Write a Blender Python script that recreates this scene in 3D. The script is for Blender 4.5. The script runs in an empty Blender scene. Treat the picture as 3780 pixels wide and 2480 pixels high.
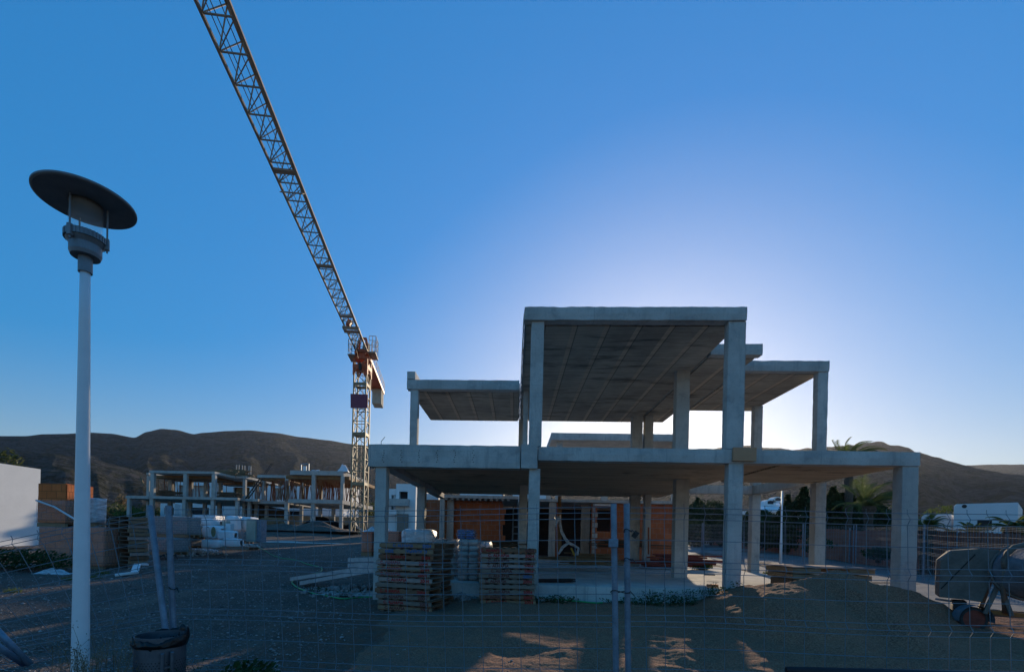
import bpy, math, random
from mathutils import Vector, Matrix, noise as mn
R = math.radians
random.seed(7)
HAZE = 0.00005
SC = bpy.context.scene
COL = SC.collection
# ------------------------------------------------------------------ camera
F, PX, PY, PSI, RHO = 1750.0, 1816.0, 1983.0, 0.047, 0.023
EYE = Vector((0, 0, 1.7))
VV = Vector((-math.sin(PSI), math.cos(PSI), 0))
R0 = Vector((math.cos(PSI), math.sin(PSI), 0))
RR = R0*math.cos(RHO) + Vector((0, 0, math.sin(RHO)))
UU = -R0*math.sin(RHO) + Vector((0, 0, math.cos(RHO)))
cam = bpy.data.cameras.new('camera')
cam.sensor_width = 36; cam.lens = 36*F/3780
cam.shift_x = (1890-PX)/3780; cam.shift_y = (PY-1240)/3780
cam.clip_start = 0.05; cam.clip_end = 20000
co = bpy.data.objects.new('camera', cam); COL.objects.link(co)
co.matrix_world = Matrix(((RR.x, UU.x, -VV.x, EYE.x), (RR.y, UU.y, -VV.y, EYE.y), (RR.z, UU.z, -VV.z, EYE.z), (0, 0, 0, 1)))
SC.camera = co
# ------------------------------------------------------------------ light
SUN_EL, SUN_AZ = R(12.7), math.atan2(0.262, 0.94)      # azimuth from +Y towards +X
w = bpy.data.worlds.new('World'); SC.world = w; w.use_nodes = True
nt = w.node_tree; bg = nt.nodes['Background']
sky = nt.nodes.new('ShaderNodeTexSky'); sky.sky_type = 'NISHITA'; sky.sun_disc = False
sky.sun_elevation = SUN_EL; sky.sun_rotation = SUN_AZ
sky.altitude = 0; sky.air_density = 1.6; sky.dust_density = 1.0; sky.ozone_density = 3.0
hs = nt.nodes.new('ShaderNodeHueSaturation'); hs.inputs['Saturation'].default_value = 2.2; hs.inputs['Fac'].default_value = .91
tint = nt.nodes.new('ShaderNodeMix'); tint.data_type = 'RGBA'; tint.blend_type = 'MULTIPLY'; tint.inputs[0].default_value = 1
tint.inputs[7].default_value = (1.82, 2.05, 2.62, 1)
gm = nt.nodes.new('ShaderNodeGamma'); gm.inputs[1].default_value = .4
nt.links.new(sky.outputs[0], gm.inputs[0]); nt.links.new(gm.outputs[0], tint.inputs[6]); nt.links.new(tint.outputs[2], hs.inputs['Color']); nt.links.new(hs.outputs[0], bg.inputs[0])
bg.inputs[1].default_value = 0.15
sun = bpy.data.lights.new('sun', 'SUN'); sun.energy = 5.0; sun.angle = R(0.5); sun.color = (1.0, 0.80, 0.56)
so = bpy.data.objects.new('sun', sun); COL.objects.link(so)
sd = Vector((math.sin(SUN_AZ)*math.cos(SUN_EL), math.cos(SUN_AZ)*math.cos(SUN_EL), math.sin(SUN_EL)))
so.rotation_euler = sd.to_track_quat('Z', 'Y').to_euler()
SC.view_settings.view_transform = 'Standard'; SC.view_settings.look = 'None'
SC.view_settings.exposure = 0.0; SC.view_settings.gamma = 1.0; SC.view_settings.use_curve_mapping = False
SC.cycles.max_bounces = 6; SC.cycles.diffuse_bounces = 3; SC.cycles.transparent_max_bounces = 12
SC.cycles.use_denoising = True

def ray(x, y): return VV + RR*((x-PX)/F) + UU*((PY-y)/F)
def at(x, y, Y):                      # point of the place seen at photo pixel x, y, standing on the vertical plane at depth Y
    q = ray(x, y); return EYE + q*(Y/q.y)
def atz(x, y, z):
    q = ray(x, y); return EYE + q*((z-EYE.z)/q.z)

GP = [(-60, 0), (6, 0), (10.4, .25), (20, .57), (30, .9), (45, 1.35), (60, 1.75), (100, 2.4), (300, 4), (3000, 6)]
def gz(x, y):
    for (a, za), (b, zb) in zip(GP, GP[1:]):
        if y <= b:
            t = max(0, (y-a)/(b-a)); z = za+(zb-za)*t; break
    else: z = GP[-1][1]
    z += 0.75*math.exp(-((x+22)/9)**2-((y-49)/6)**2)
    if y < 120:
        z += 0.06*mn.noise(Vector((x*.25, y*.25, 3)))*min(1, max(0, (y-5)/6)) + 0.02*mn.noise(Vector((x*1.3, y*1.3, 8)))
    return z
def gnd(px, py):                      # where the ray through a photo pixel meets the ground
    q = ray(px, py); t = .5
    while t < 400:
        p = EYE+q*t
        if p.z < gz(p.x, p.y): return p
        t *= 1.004
    return p

# ------------------------------------------------------------------ mesh helper
class MB:
    def __init__(s): s.v = []; s.f = []
    def add(s, vs, fs):
        n = len(s.v); s.v += [tuple(p) for p in vs]; s.f += [tuple(i+n for i in f) for f in fs]; return s
    def box(s, x0, y0, z0, x1, y1, z1, m=None):
        vs = [Vector((x, y, z)) for z in (z0, z1) for y in (y0, y1) for x in (x0, x1)]
        if m: vs = [m @ p for p in vs]
        return s.add(vs, [(0, 2, 3, 1), (4, 5, 7, 6), (0, 1, 5, 4), (2, 6, 7, 3), (0, 4, 6, 2), (1, 3, 7, 5)])
    def rbox(s, x0, y0, z0, x1, y1, z1, step=.16, jit=.008, m=None, sk=1.0):
        # box with a subdivided, slightly uneven skin (cast concrete, packed goods)
        def cuts(a, b):
            n = max(1, min(90, int(round((b-a)/step)))); return [a+(b-a)*i/n for i in range(n+1)]
        X, Y, Z = cuts(x0, x1), cuts(y0, y1), cuts(z0, z1); idx = {}; vs = []; fs = []
        sd = Vector((x0*3.1, y0*2.7, z0*1.9))
        def vi(i, j, k):
            if (i, j, k) not in idx:
                p = Vector((X[i], Y[j], Z[k])); d = mn.noise_vector(p*9+sd)*jit*.6*sk + mn.noise_vector(p*2.3+sd)*jit*.28
                ed = (i in (0, len(X)-1))+(j in (0, len(Y)-1))+(k in (0, len(Z)-1))
                if ed >= 2:
                    c = Vector(((x0+x1)/2-p.x, (y0+y1)/2-p.y, (z0+z1)/2-p.z))
                    c = Vector([math.copysign(1, q) if ((i in (0, len(X)-1)), (j in (0, len(Y)-1)), (k in (0, len(Z)-1)))[a] else 0 for a, q in enumerate(c)])
                    d += c*jit*(.5+1.0*abs(mn.noise(p*9+sd)))
                p = p+d
                idx[(i, j, k)] = len(vs); vs.append(m @ p if m else p)
            return idx[(i, j, k)]
        a, b, c = len(X)-1, len(Y)-1, len(Z)-1
        for i in range(a):
            for j in range(b):
                fs.append((vi(i, j, 0), vi(i, j+1, 0), vi(i+1, j+1, 0), vi(i+1, j, 0)))
                fs.append((vi(i, j, c), vi(i+1, j, c), vi(i+1, j+1, c), vi(i, j+1, c)))
        for i in range(a):
            for k in range(c):
                fs.append((vi(i, 0, k), vi(i+1, 0, k), vi(i+1, 0, k+1), vi(i, 0, k+1)))
                fs.append((vi(i, b, k), vi(i, b, k+1), vi(i+1, b, k+1), vi(i+1, b, k)))
        for j in range(b):
            for k in range(c):
                fs.append((vi(0, j, k), vi(0, j, k+1), vi(0, j+1, k+1), vi(0, j+1, k)))
                fs.append((vi(a, j, k), vi(a, j+1, k), vi(a, j+1, k+1), vi(a, j, k+1)))
        return s.add(vs, fs)
    def bar(s, p, q, w, h=None, up=(0, 0, 1)):
        p, q = Vector(p), Vector(q); h = h or w; d = (q-p).normalized(); up = Vector(up)
        if abs(d.dot(up)) > .99: up = Vector((1, 0, 0))
        a = d.cross(up).normalized()*w/2; b = a.cross(d).normalized()*h/2
        return s.add([p-a-b, p+a-b, p+a+b, p-a+b, q-a-b, q+a-b, q+a+b, q-a+b],
                     [(3, 2, 1, 0), (4, 5, 6, 7), (0, 1, 5, 4), (1, 2, 6, 5), (2, 3, 7, 6), (3, 0, 4, 7)])
    def path(s, pts, r, n=6, cap=True):
        pts = [Vector(p) for p in pts]; rs = r if isinstance(r, (list, tuple)) else [r]*len(pts); vs = []; fs = []
        for i, p in enumerate(pts):
            d = (pts[min(i+1, len(pts)-1)]-pts[max(i-1, 0)]).normalized()
            up = Vector((0, 0, 1)) if abs(d.z) < .95 else Vector((0, 1, 0))
            a = d.cross(up).normalized(); b = a.cross(d)
            vs += [p+(a*math.cos(t)+b*math.sin(t))*rs[i] for t in [2*math.pi*(k+.5)/n for k in range(n)]]
        for i in range(len(pts)-1):
            for k in range(n):
                fs.append((i*n+k, i*n+(k+1) % n, (i+1)*n+(k+1) % n, (i+1)*n+k))
        if cap: fs += [tuple(range(n))[::-1], tuple(range((len(pts)-1)*n, len(pts)*n))]
        return s.add(vs, fs)
    def lathe(s, prof, c=(0, 0, 0), n=32, m=None):
        c = Vector(c); vs = []; fs = []; k = len(prof)
        for i in range(n):
            t = 2*math.pi*i/n
            vs += [c+Vector((r*math.cos(t), r*math.sin(t), z)) for r, z in prof]
        for i in range(n):
            for j in range(k-1):
                fs.append((i*k+j, ((i+1) % n)*k+j, ((i+1) % n)*k+j+1, i*k+j+1))
        if m: vs = [m @ p for p in vs]
        return s.add(vs, fs)
    def prism(s, poly, y0, y1, m=None):     # polygon in x,z pushed along y
        n = len(poly); vs = [Vector((x, y0, z)) for x, z in poly]+[Vector((x, y1, z)) for x, z in poly]
        if m: vs = [m @ p for p in vs]
        return s.add(vs, [tuple(range(n)), tuple(range(2*n-1, n-1, -1))]+[(i, i+n, (i+1) % n+n, (i+1) % n) for i in range(n)])
    def grid(s, nx, ny, fn):
        vs = [fn(i/nx, j/ny) for j in range(ny+1) for i in range(nx+1)]
        return s.add(vs, [(j*(nx+1)+i, j*(nx+1)+i+1, (j+1)*(nx+1)+i+1, (j+1)*(nx+1)+i) for j in range(ny) for i in range(nx)])
    def build(s, name, mat, parent=None, smooth=False, bevel=0, label=None):
        me = bpy.data.meshes.new(name); me.from_pydata(s.v, [], s.f); me.update()
        if smooth: me.polygons.foreach_set('use_smooth', [True]*len(me.polygons))
        o = bpy.data.objects.new(name, me); COL.objects.link(o); me.materials.append(mat)
        if parent: o.parent = parent
        if bevel:
            b = o.modifiers.new('bevel', 'BEVEL'); b.width = bevel; b.segments = 2; b.limit_method = 'ANGLE'
        if label: o['label'] = label
        return o
def tag(o, label=None, cat=None, group=None, kind=None):
    if label: o['label'] = label
    if cat: o['category'] = cat
    if group: o['group'] = group
    if kind: o['kind'] = kind
    return o
def T(name, label, cat, loc=(0, 0, 0), rz=0, group=None):
    o = bpy.data.objects.new(name, None); COL.objects.link(o); o.location = loc; o.rotation_euler = (0, 0, rz); o.empty_display_size = .1
    return tag(o, label, cat, group)
def copy_tree(o, parent=None):
    c = o.copy(); COL.objects.link(c); c.parent = parent
    for ch in list(o.children): copy_tree(ch, c)
    return c
def wallx(mb, x0, x1, z0, z1, y0, y1, ops=()):   # wall facing -Y with rectangular openings (xa, xb, za, zb)
    xs = sorted({x0, x1, *[v for o in ops for v in o[:2]]}); zs = sorted({z0, z1, *[v for o in ops for v in o[2:]]})
    for a, b in zip(xs, xs[1:]):
        run = None
        for c, d in zip(zs, zs[1:]):
            hole = any(o[0] < (a+b)/2 < o[1] and o[2] < (c+d)/2 < o[3] for o in ops)
            if not hole: run = (run[0] if run else c, d)
            if hole or d == zs[-1]:
                if run: mb.box(a, y0, run[0], b, y1, run[1])
                run = None
    return mb

# ------------------------------------------------------------------ materials
class NT:
    def __init__(s, name, rough=.85, spec=.3, metal=0):
        s.m = bpy.data.materials.new(name); s.m.use_nodes = True; s.t = s.m.node_tree; s.b = s.t.nodes['Principled BSDF']
        s.b.inputs['Roughness'].default_value = rough; s.b.inputs['Specular IOR Level'].default_value = spec; s.b.inputs['Metallic'].default_value = metal
        s.tc = s.t.nodes.new('ShaderNodeTexCoord').outputs['Object']
        s.h = None
    def n(s, k): return s.t.nodes.new('ShaderNode'+k)
    def l(s, a, b): s.t.links.new(a, b)
    def mapv(s, sc, rot=(0, 0, 0)):
        q = s.n('Mapping'); q.inputs['Scale'].default_value = sc if isinstance(sc, tuple) else (sc,)*3; q.inputs['Rotation'].default_value = rot
        s.l(s.tc, q.inputs['Vector']); return q.outputs[0]
    def noise(s, sc, det=4, rough=.6, lo=.35, hi=.65):
        q = s.n('TexNoise'); q.inputs['Scale'].default_value = 1; q.inputs['Detail'].default_value = det; q.inputs['Roughness'].default_value = rough
        s.l(s.mapv(sc), q.inputs['Vector']); return s.rng(q.outputs['Fac'], lo, hi)
    def rng(s, o, lo, hi, a=0, b=1):
        q = s.n('MapRange'); s.l(o, q.inputs[0])
        for i, v in enumerate((lo, hi, a, b)): q.inputs[i+1].default_value = v
        return q.outputs[0]
    def vor(s, sc, lo=0, hi=1, feat='F1', out='Distance'):
        q = s.n('TexVoronoi'); q.feature = feat; q.inputs['Scale'].default_value = 1; s.l(s.mapv(sc), q.inputs['Vector'])
        return s.rng(q.outputs[out], lo, hi) if out == 'Distance' else q.outputs[out]
    def mix(s, f, a, b, mode='MIX'):
        q = s.n('Mix'); q.data_type = 'RGBA'; q.blend_type = mode
        for sock, val in ((q.inputs[0], f), (q.inputs[6], a), (q.inputs[7], b)):
            if isinstance(val, (int, float)): sock.default_value = val
            elif isinstance(val, tuple): sock.default_value = (*val, 1)
            else: s.l(val, sock)
        return q.outputs[2]
    def math(s, op, a, b=0.0):
        q = s.n('Math'); q.operation = op
        for i, val in enumerate((a, b)):
            if isinstance(val, (int, float)): q.inputs[i].default_value = val
            else: s.l(val, q.inputs[i])
        return q.outputs[0]
    def col(s, c):
        if isinstance(c, tuple): s.b.inputs['Base Color'].default_value = (*c, 1)
        else: s.l(c, s.b.inputs['Base Color'])
        return s
    def bump(s, h, st=.4, dist=.02):
        q = s.n('Bump'); q.inputs['Strength'].default_value = st; q.inputs['Distance'].default_value = dist; s.l(h, q.inputs['Height'])
        if s.h: s.l(s.h, q.inputs['Normal'])
        s.h = q.outputs[0]; s.l(s.h, s.b.inputs['Normal']); return s
    def brick(s, c1, c2, cm, sc, bw, bh, mort, rot=(0, 0, 0), off=.5):
        q = s.n('TexBrick'); s.l(s.mapv(sc, rot), q.inputs['Vector']); q.offset = off
        q.inputs['Color1'].default_value = (*c1, 1); q.inputs['Color2'].default_value = (*c2, 1); q.inputs['Mortar'].default_value = (*cm, 1)
        q.inputs['Scale'].default_value = 1; q.inputs['Mortar Size'].default_value = mort; q.inputs['Brick Width'].default_value = bw; q.inputs['Row Height'].default_value = bh
        q.inputs['Mortar Smooth'].default_value = .1; return q.outputs['Color'], q.outputs['Fac']
M = {}
def concrete(name, base, dark, soffit=False):
    k = NT(name, .9, .2)
    c = k.mix(k.noise(1.1, 5), base, tuple(v*.72 for v in base))
    c = k.mix(k.math('MULTIPLY', k.noise(3.3, 6, .7, .52, .72), .7), c, dark)
    c = k.mix(k.math('MULTIPLY', k.noise((9, 9, .8), 3, .6, .56, .74), .55), c, dark)       # run-down streaks
    c = k.mix(k.math('MULTIPLY', k.noise(38, 2, .5, .62, .70), .5), c, tuple(v*.45 for v in base))  # pores
    sp = k.n('SeparateXYZ'); k.l(k.tc, sp.inputs[0])
    fx = k.math('FRACT', k.math('MULTIPLY', sp.outputs[0], 1/1.62)); seam = k.math('MULTIPLY', k.math('LESS_THAN', fx, .008), k.noise(.8, 2, .5, .4, .5))
    bl = k.math('FRACT', k.math('MULTIPLY', sp.outputs[2], 1/.115)); bl = k.math('MULTIPLY', k.math('LESS_THAN', bl, .06), k.noise((.9, .9, 2), 3, .6, .5, .62))
    c = k.mix(k.math('MULTIPLY', seam, .55), c, dark); c = k.mix(k.math('MULTIPLY', bl, .35), c, dark)
    c = k.mix(k.math('MULTIPLY', k.noise((.45, .45, 1.4), 6, .7, .56, .70), .6), c, tuple(v*1.25 for v in dark))
    k.bump(k.noise(26, 4), .4, .01); k.bump(k.noise((1.5, 1.5, 22), 2), .2, .006); k.bump(k.math('ADD', seam, bl), .4, -.008)
    k.col(c); return k.m
M['concrete'] = concrete('concrete', (.56, .54, .50), (.26, .26, .26))
M['concrete_far'] = concrete('pale_concrete', (.52, .5, .46), (.27, .27, .27))
def soffit():
    k = NT('joist_soffit', .92, .1)
    sp = k.n('SeparateXYZ'); k.l(k.tc, sp.inputs[0])
    fx = k.math('FRACT', k.math('MULTIPLY', k.math('ADD', sp.outputs[0], .25), 1/.72))
    joist = k.math('LESS_THAN', fx, .16)
    edge = k.math('LESS_THAN', k.math('ABSOLUTE', k.math('SUBTRACT', fx, .17)), .018)
    fy = k.math('FRACT', k.math('MULTIPLY', sp.outputs[1], 1/.62))
    seam = k.math('LESS_THAN', fy, .03)
    c = k.mix(k.noise(.7, 4), (.52, .45, .36), (.34, .30, .25))
    c = k.mix(joist, c, (.60, .48, .36))
    c = k.mix(k.math('MULTIPLY', edge, .6), c, (.06, .055, .05)); c = k.mix(k.math('MULTIPLY', seam, .5), c, (.09, .08, .07))
    c = k.mix(k.math('MULTIPLY', k.noise((.5, 2.6, 1), 5, .7, .54, .66), .75), c, (.075, .068, .06))
    c = k.mix(k.math('MULTIPLY', k.noise((3, 22, 3), 3, .6, .45, .7), .3), c, (.12, .11, .1))
    k.bump(k.noise((4, 30, 4), 3), .3, .01); k.bump(joist, .5, .02); k.col(c); return k.m
M['soffit'] = soffit()
def boards_soffit():
    k = NT('board_marked_soffit', .92, .1); sp = k.n('SeparateXYZ'); k.l(k.tc, sp.inputs[0])
    fy = k.math('FRACT', k.math('MULTIPLY', sp.outputs[1], 1/.19)); seam = k.math('LESS_THAN', fy, .1)
    c = k.mix(k.noise((.5, 5.3, 1), 3), (.54, .42, .29), (.36, .285, .21))
    c = k.mix(k.math('MULTIPLY', seam, .7), c, (.07, .06, .05)); c = k.mix(k.math('MULTIPLY', k.noise(1.3, 5, .7, .55, .7), .6), c, (.09, .08, .07))
    k.bump(seam, .6, -.02); k.bump(k.noise((5, 40, 5), 3), .3, .01); k.col(c); return k.m
M['board_soffit'] = boards_soffit()
def gravel():
    k = NT('gravel_ground', .95, .15)
    c = k.mix(k.noise(.35, 5), (.205, .16, .13), (.135, .10, .08)); c = k.mix(k.noise(1.6, 6, .7, .5, .68), c, (.25, .205, .175))
    st = k.vor(22, .05, .5); c = k.mix(k.math('MULTIPLY', st, .55), c, (.08, .065, .058))
    c = k.mix(k.math('MULTIPLY', k.noise(30, 2, .5, .6, .68), .6), c, (.40, .37, .34))
    sp = k.n('SeparateXYZ'); k.l(k.tc, sp.inputs[0])
    nx = k.math('ADD', sp.outputs[0], k.math('MULTIPLY', k.noise(.8, 6, .7, .3, .7), 3.2)); mk = k.math('MULTIPLY', k.rng(nx, -3.2, -.6), k.rng(sp.outputs[1], 12.5, 10.0))
    c = k.mix(k.math('MULTIPLY', mk, k.noise(3.5, 5, .7, .3, .6)), c, (.21, .10, .062))
    c = k.mix(k.math('MULTIPLY', k.noise((.9, .12, 1), 4, .6, .52, .66), .5), c, (.27, .21, .165))    # wheel-worn tracks
    k.bump(st, .9, -.03); k.bump(k.noise(5, 6, .75), .8, .05); k.bump(k.noise((2.4, .25, 1), 4), .5, .06); k.col(c); return k.m
M['gravel'] = gravel()
def sand():
    k = NT('sand', .97, .1)
    c = k.mix(k.noise(.9, 5), (.265, .118, .07), (.195, .085, .054)); c = k.mix(k.noise(45, 3, .6, .42, .6), c, (.36, .18, .11))
    sp = k.n('SeparateXYZ'); k.l(k.tc, sp.inputs[0]); c = k.mix(k.math('MULTIPLY', k.rng(sp.outputs[0], .8, -3.0), k.noise(2.2, 6, .75, .38, .6)), c, (.15, .115, .095))
    c = k.mix(k.math('MULTIPLY', k.noise(70, 2, .5, .66, .72), .6), c, (.5, .42, .33))
    k.bump(k.noise(40, 3), .5, .012); k.bump(k.noise(6, 5, .7), .6, .035); k.col(c); return k.m
M['sand'] = sand()
def simple(name, c, rough=.7, metal=0, var=.25, sc=6, bump=.15, spec=.4, dark=None):
    k = NT(name, rough, spec, metal)
    q = k.mix(k.noise(sc, 5, .65), c, dark or tuple(v*(1-var) for v in c)); q = k.mix(k.math('MULTIPLY', k.noise(sc*6, 3, .6, .5, .75), .4), q, tuple(v*(1-var*1.6) for v in c))
    if bump: k.bump(k.noise(sc*4, 4), bump, .006)
    k.col(q); return k.m
M['galv'] = simple('galvanized_steel', (.22, .29, .37), .5, .4, .35, 9)
M['wire'] = simple('fence_wire', (.18, .23, .27), .5, .3, .3, 3, 0)
M['lamp_white'] = simple('white_lamp_paint', (.80, .80, .81), .35, 0, .08, 4, .02)
M['lamp_grey'] = simple('grey_lamp_casting', (.22, .25, .28), .5, .2, .2, 12, .05)
M['lamp_dark'] = simple('dark_shade_underside', (.24, .25, .27), .7, 0, .2, 10, .03)
M['crane'] = simple('yellowed_crane_paint', (.36, .27, .16), .6, 0, .3, 2.5, .05)
M['crane_dark'] = simple('weathered_jib_paint', (.38, .30, .22), .6, 0, .3, 2, .05)
M['crane_red'] = simple('orange_red_crane_paint', (.66, .14, .05), .55, 0, .3, 2, .05)
M['ballast'] = simple('pale_ballast_concrete', (.50, .45, .36), .9, 0, .2, 2)
M['maroon'] = simple('maroon_sign_board', (.20, .05, .09), .6, 0, .2, 3)
M['black'] = simple('black_paint', (.02, .02, .02), .5, 0, .2, 6)
M['white'] = simple('white_render', (.78, .78, .77), .85, 0, .07, 1.2, .1)
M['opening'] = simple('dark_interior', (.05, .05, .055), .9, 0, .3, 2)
def hillmat():
    k = NT('scrub_hillside', 1, .05)
    c = k.mix(k.noise(.006, 6, .65), (.085, .086, .076), (.125, .112, .102)); c = k.mix(k.noise(.03, 6, .7, .45, .6), c, (.05, .055, .032))
    c = k.mix(k.noise(.012, 7, .75, .56, .68), c, (.17, .12, .10)); c = k.mix(k.math('MULTIPLY', k.noise(.14, 4, .65, .5, .57), .85), c, (.02, .026, .015)); c = k.mix(k.math('MULTIPLY', k.noise((.02, .02, .09), 5, .7, .58, .66), .7), c, (.165, .135, .12))
    k.bump(k.noise(.02, 8, .7), 1, 22); k.bump(k.noise(.12, 4, .7), 1, 5); k.col(c); return k.m
M['hill'] = hillmat()
def glass(name, tint=(.9, .93, .95), op=.25):
    k = NT(name, .1, .5); k.col(tint); tr = k.n('BsdfTransparent'); mx = k.n('MixShader'); mx.inputs[0].default_value = op
    k.l(tr.outputs[0], mx.inputs[1]); k.l(k.b.outputs[0], mx.inputs[2]); k.l(mx.outputs[0], k.t.nodes['Material Output'].inputs[0]); return k.m
M['glass'] = glass('clear_lamp_glass', (.8, .8, .8), .1)
# ================================================================== setting
def axis(a, b, near, n1, far, n2):
    return None
def ground():
    xs = [-3000, -1200, -500, -250, -130, -80]+[-60+i*1.0 for i in range(100)]+[42, 50, 65, 90, 140, 250, 500, 1200, 3000]
    ys = [-60, -20, -6]+[i*.5 for i in range(0, 60)]+[30+i*1.5 for i in range(40)]+[95, 110, 140, 200, 300, 600, 1200, 3000]
    mb = MB(); n = len(xs)
    vs = [Vector((x, y, gz(x, y))) for y in ys for x in xs]
    mb.add(vs, [(j*n+i, j*n+i+1, (j+1)*n+i+1, (j+1)*n+i) for j in range(len(ys)-1) for i in range(n-1)])
    tag(mb.build('ground', M['gravel'], smooth=True), kind='structure')
ground()
def hill(name, ridge, dist, near, base, seed, rough, jag=0):
    # a real terrain: ridge heights follow the skyline, flanks run down towards the site
    mb = MB(); nx, ny = 420, 80
    def fn(u, v):
        px = ridge[0][0]+(ridge[-1][0]-ridge[0][0])*u
        for (a, ya), (b, yb) in zip(ridge, ridge[1:]):
            if px <= b or (b, yb) == ridge[-1]:
                t = (px-a)/(b-a); t = t*t*(3-2*t)*.5+t*.5; py = ya+(yb-ya)*t; break
        q = ray(px, py); q = q/Vector((q.x, q.y)).length
        d = near+(dist-near)*min(v, .8)/.8 + (max(0, v-.8)/.2)*dist*.4
        hz = EYE.z+q.z*dist
        if v <= .8:
            s = v/.8; prof = s**1.25
        else: prof = 1-(v-.8)/.2*1.3
        P = Vector((q.x*d, q.y*d, 0))
        nz = mn.fractal(Vector((P.x, P.y, seed*90))/170*1.0, 1.0, 2.1, 5)
        gul = abs(mn.fractal(Vector((math.atan2(P.x, P.y)*9+seed, d/900, seed)), 1, 2, 4))
        amp = rough*math.sin(min(1, v/.8)*math.pi)**.7
        z = base+(hz-base)*prof + amp*(nz*14-gul*20+5*mn.fractal(Vector((P.x, P.y, seed*30))/38, 1.0, 2.1, 4))
        if v > .77: z += jag*mn.noise(Vector((P.x/28, P.y/28, seed)))*4+jag*mn.noise(Vector((P.x/10, P.y/10, seed)))*1.8
        return Vector((P.x, P.y, z))
    mb.grid(nx, ny, fn)
    tag(mb.build(name, M['hill'], smooth=True), kind='structure')
hill('hill_range', [(-900, 1640), (-300, 1610), (0, 1609), (95, 1609), (160, 1602), (238, 1601), (333, 1596), (410, 1600), (497, 1615), (540, 1594), (596, 1582), (650, 1586),
      (715, 1602), (747, 1597), (842, 1590), (921, 1588), (1017, 1597), (1112, 1613), (1207, 1624), (1295, 1638), (1420, 1652), (1600, 1668), (1900, 1680), (2300, 1680)], 1500, 330, 3, 3, 1.0)
hill('near_hill', [(-700, 1660), (-200, 1655), (0, 1668), (150, 1672), (330, 1690), (450, 1722), (560, 1752), (700, 1800), (830, 1850), (1000, 1900)], 720, 230, 3, 11, .55, .2)
hill('rocky_hill', [(2150, 1700), (2450, 1668), (2600, 1655), (2780, 1644), (2850, 1650), (2950, 1662), (3000, 1652), (3110, 1645), (3190, 1634), (3240, 1629), (3290, 1641), (3350, 1648), (3385, 1670), (3450, 1685),
      (3560, 1718), (3640, 1738), (3720, 1748), (3800, 1752), (4100, 1760), (4700, 1790)], 1150, 200, 3, 23, .8, .9)
hill('far_ridge', [(3300, 1760), (3480, 1728), (3560, 1718), (3650, 1714), (3780, 1714), (4000, 1712), (4600, 1730), (5200, 1750)], 2600, 1500, 10, 31, .5, .3)

# ================================================================== the concrete frame in front
bld = T('building_frame', 'bare two storey concrete house frame of slabs and columns, nearest and largest in view', 'building')
CO = M['concrete']
def slab(name, x0, y0, x1, y1, z0, z1, sof='soffit', parent=bld, step=.16, rim=.04):
    o = MB().rbox(x0, y0, z0+rim, x1, y1, z1, step, .011).build(name, CO, parent)
    MB().box(x0+.05, y0+.05, z0+.004, x1-.05, y1-.05, z0+rim+.03).build('soffit', M[sof], o)
    return o
def edge(x0, y0, x1, y1, z0, z1): return MB().rbox(x0, y0, z0, x1, y1, z1, .13, .012).build('edge_beam', CO, bld)
# ground slab
MB().rbox(-1.6, 10.42, .0, 8.5, 20, .70, .3, .02).build('ground_slab', CO, bld)
# first floor
slab('floor_slab', .47, 10.70, 5.8, 19.2, 3.44, 3.70, 'board_soffit')
slab('floor_slab', -2.95, 10.70, .465, 15.2, 3.40, 3.70, 'board_soffit')
slab('floor_slab', -2.95, 15.21, .465, 19.2, 3.44, 3.70, 'board_soffit')
slab('floor_slab', 5.805, 10.70, 8.47, 13.9, 3.43, 3.70, 'board_soffit')
edge(.475, 10.40, 8.52, 10.69, 3.405, 3.715)
MB().rbox(-3.29, 10.38, 3.21, .10, 10.69, 3.72, .13, .012).build('edge_beam', CO, bld)
edge(-3.28, 10.695, -2.97, 19.8, 3.3, 3.712)
MB().rbox(.105, 10.33, 3.22, .47, 10.68, 3.75, .1, .008).build('joint_block', CO, bld)
MB().rbox(4.62, 10.335, 3.45, 5.11, 10.395, 3.745, .12, .004).build('shuttering_board', NT('plank', .9).col((.50, .27, .15)).m, bld)
# open ring beam at the rear right corner
edge(8.22, 13.92, 8.50, 17.1, 3.40, 3.70); edge(5.82, 16.82, 8.21, 17.1, 3.40, 3.70)
# roof level
slab('roof_slab', .12, 10.66, 4.86, 19.4, 6.47, 6.75)
edge(.10, 10.38, 4.88, 10.65, 6.465, 6.765)
edge(.085, 10.66, .115, 19.4, 6.44, 6.755)
slab('roof_slab', 4.88, 12.56, 6.16, 17.6, 6.475, 6.75); edge(4.885, 12.3, 6.18, 12.55, 6.47, 6.762)
slab('roof_slab', 6.17, 13.66, 8.5, 17.6, 6.47, 6.745); edge(6.19, 13.4, 8.53, 13.65, 6.455, 6.755)
slab('roof_slab', 4.88, 17.61, 5.9, 19.4, 6.475, 6.74)
slab('roof_slab', -3.6, 15.6, .08, 19.5, 6.48, 6.78); edge(-3.62, 15.3, .06, 15.59, 6.47, 6.79)
MB().rbox(-3.62, 15.31, 6.795, -3.34, 18.9, 7.06, .14, .012).build('upstand', CO, bld)
ah = MB(); rd_ = random.Random(6)
for px in (1415, 1481, 1546, 1613, 1679, 1746):
    for j in range(6): q = at(px+rd_.uniform(-4, 4), 1662+j*8.5, 10.365); ah.lathe([(0, 0), (.011, 0)], n=6, m=Matrix.Translation((q.x, 10.366, q.z)) @ Matrix.Rotation(R(90), 4, 'X'))
ah.build('anchor_holes', M['black'], bld)['kind'] = 'stuff'
MB().path([at(1407, 1642, 12), at(1407, 1629, 12), at(1421, 1612, 12)], .008, 5).build('rebar_stub', M['black'], bld)
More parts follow.
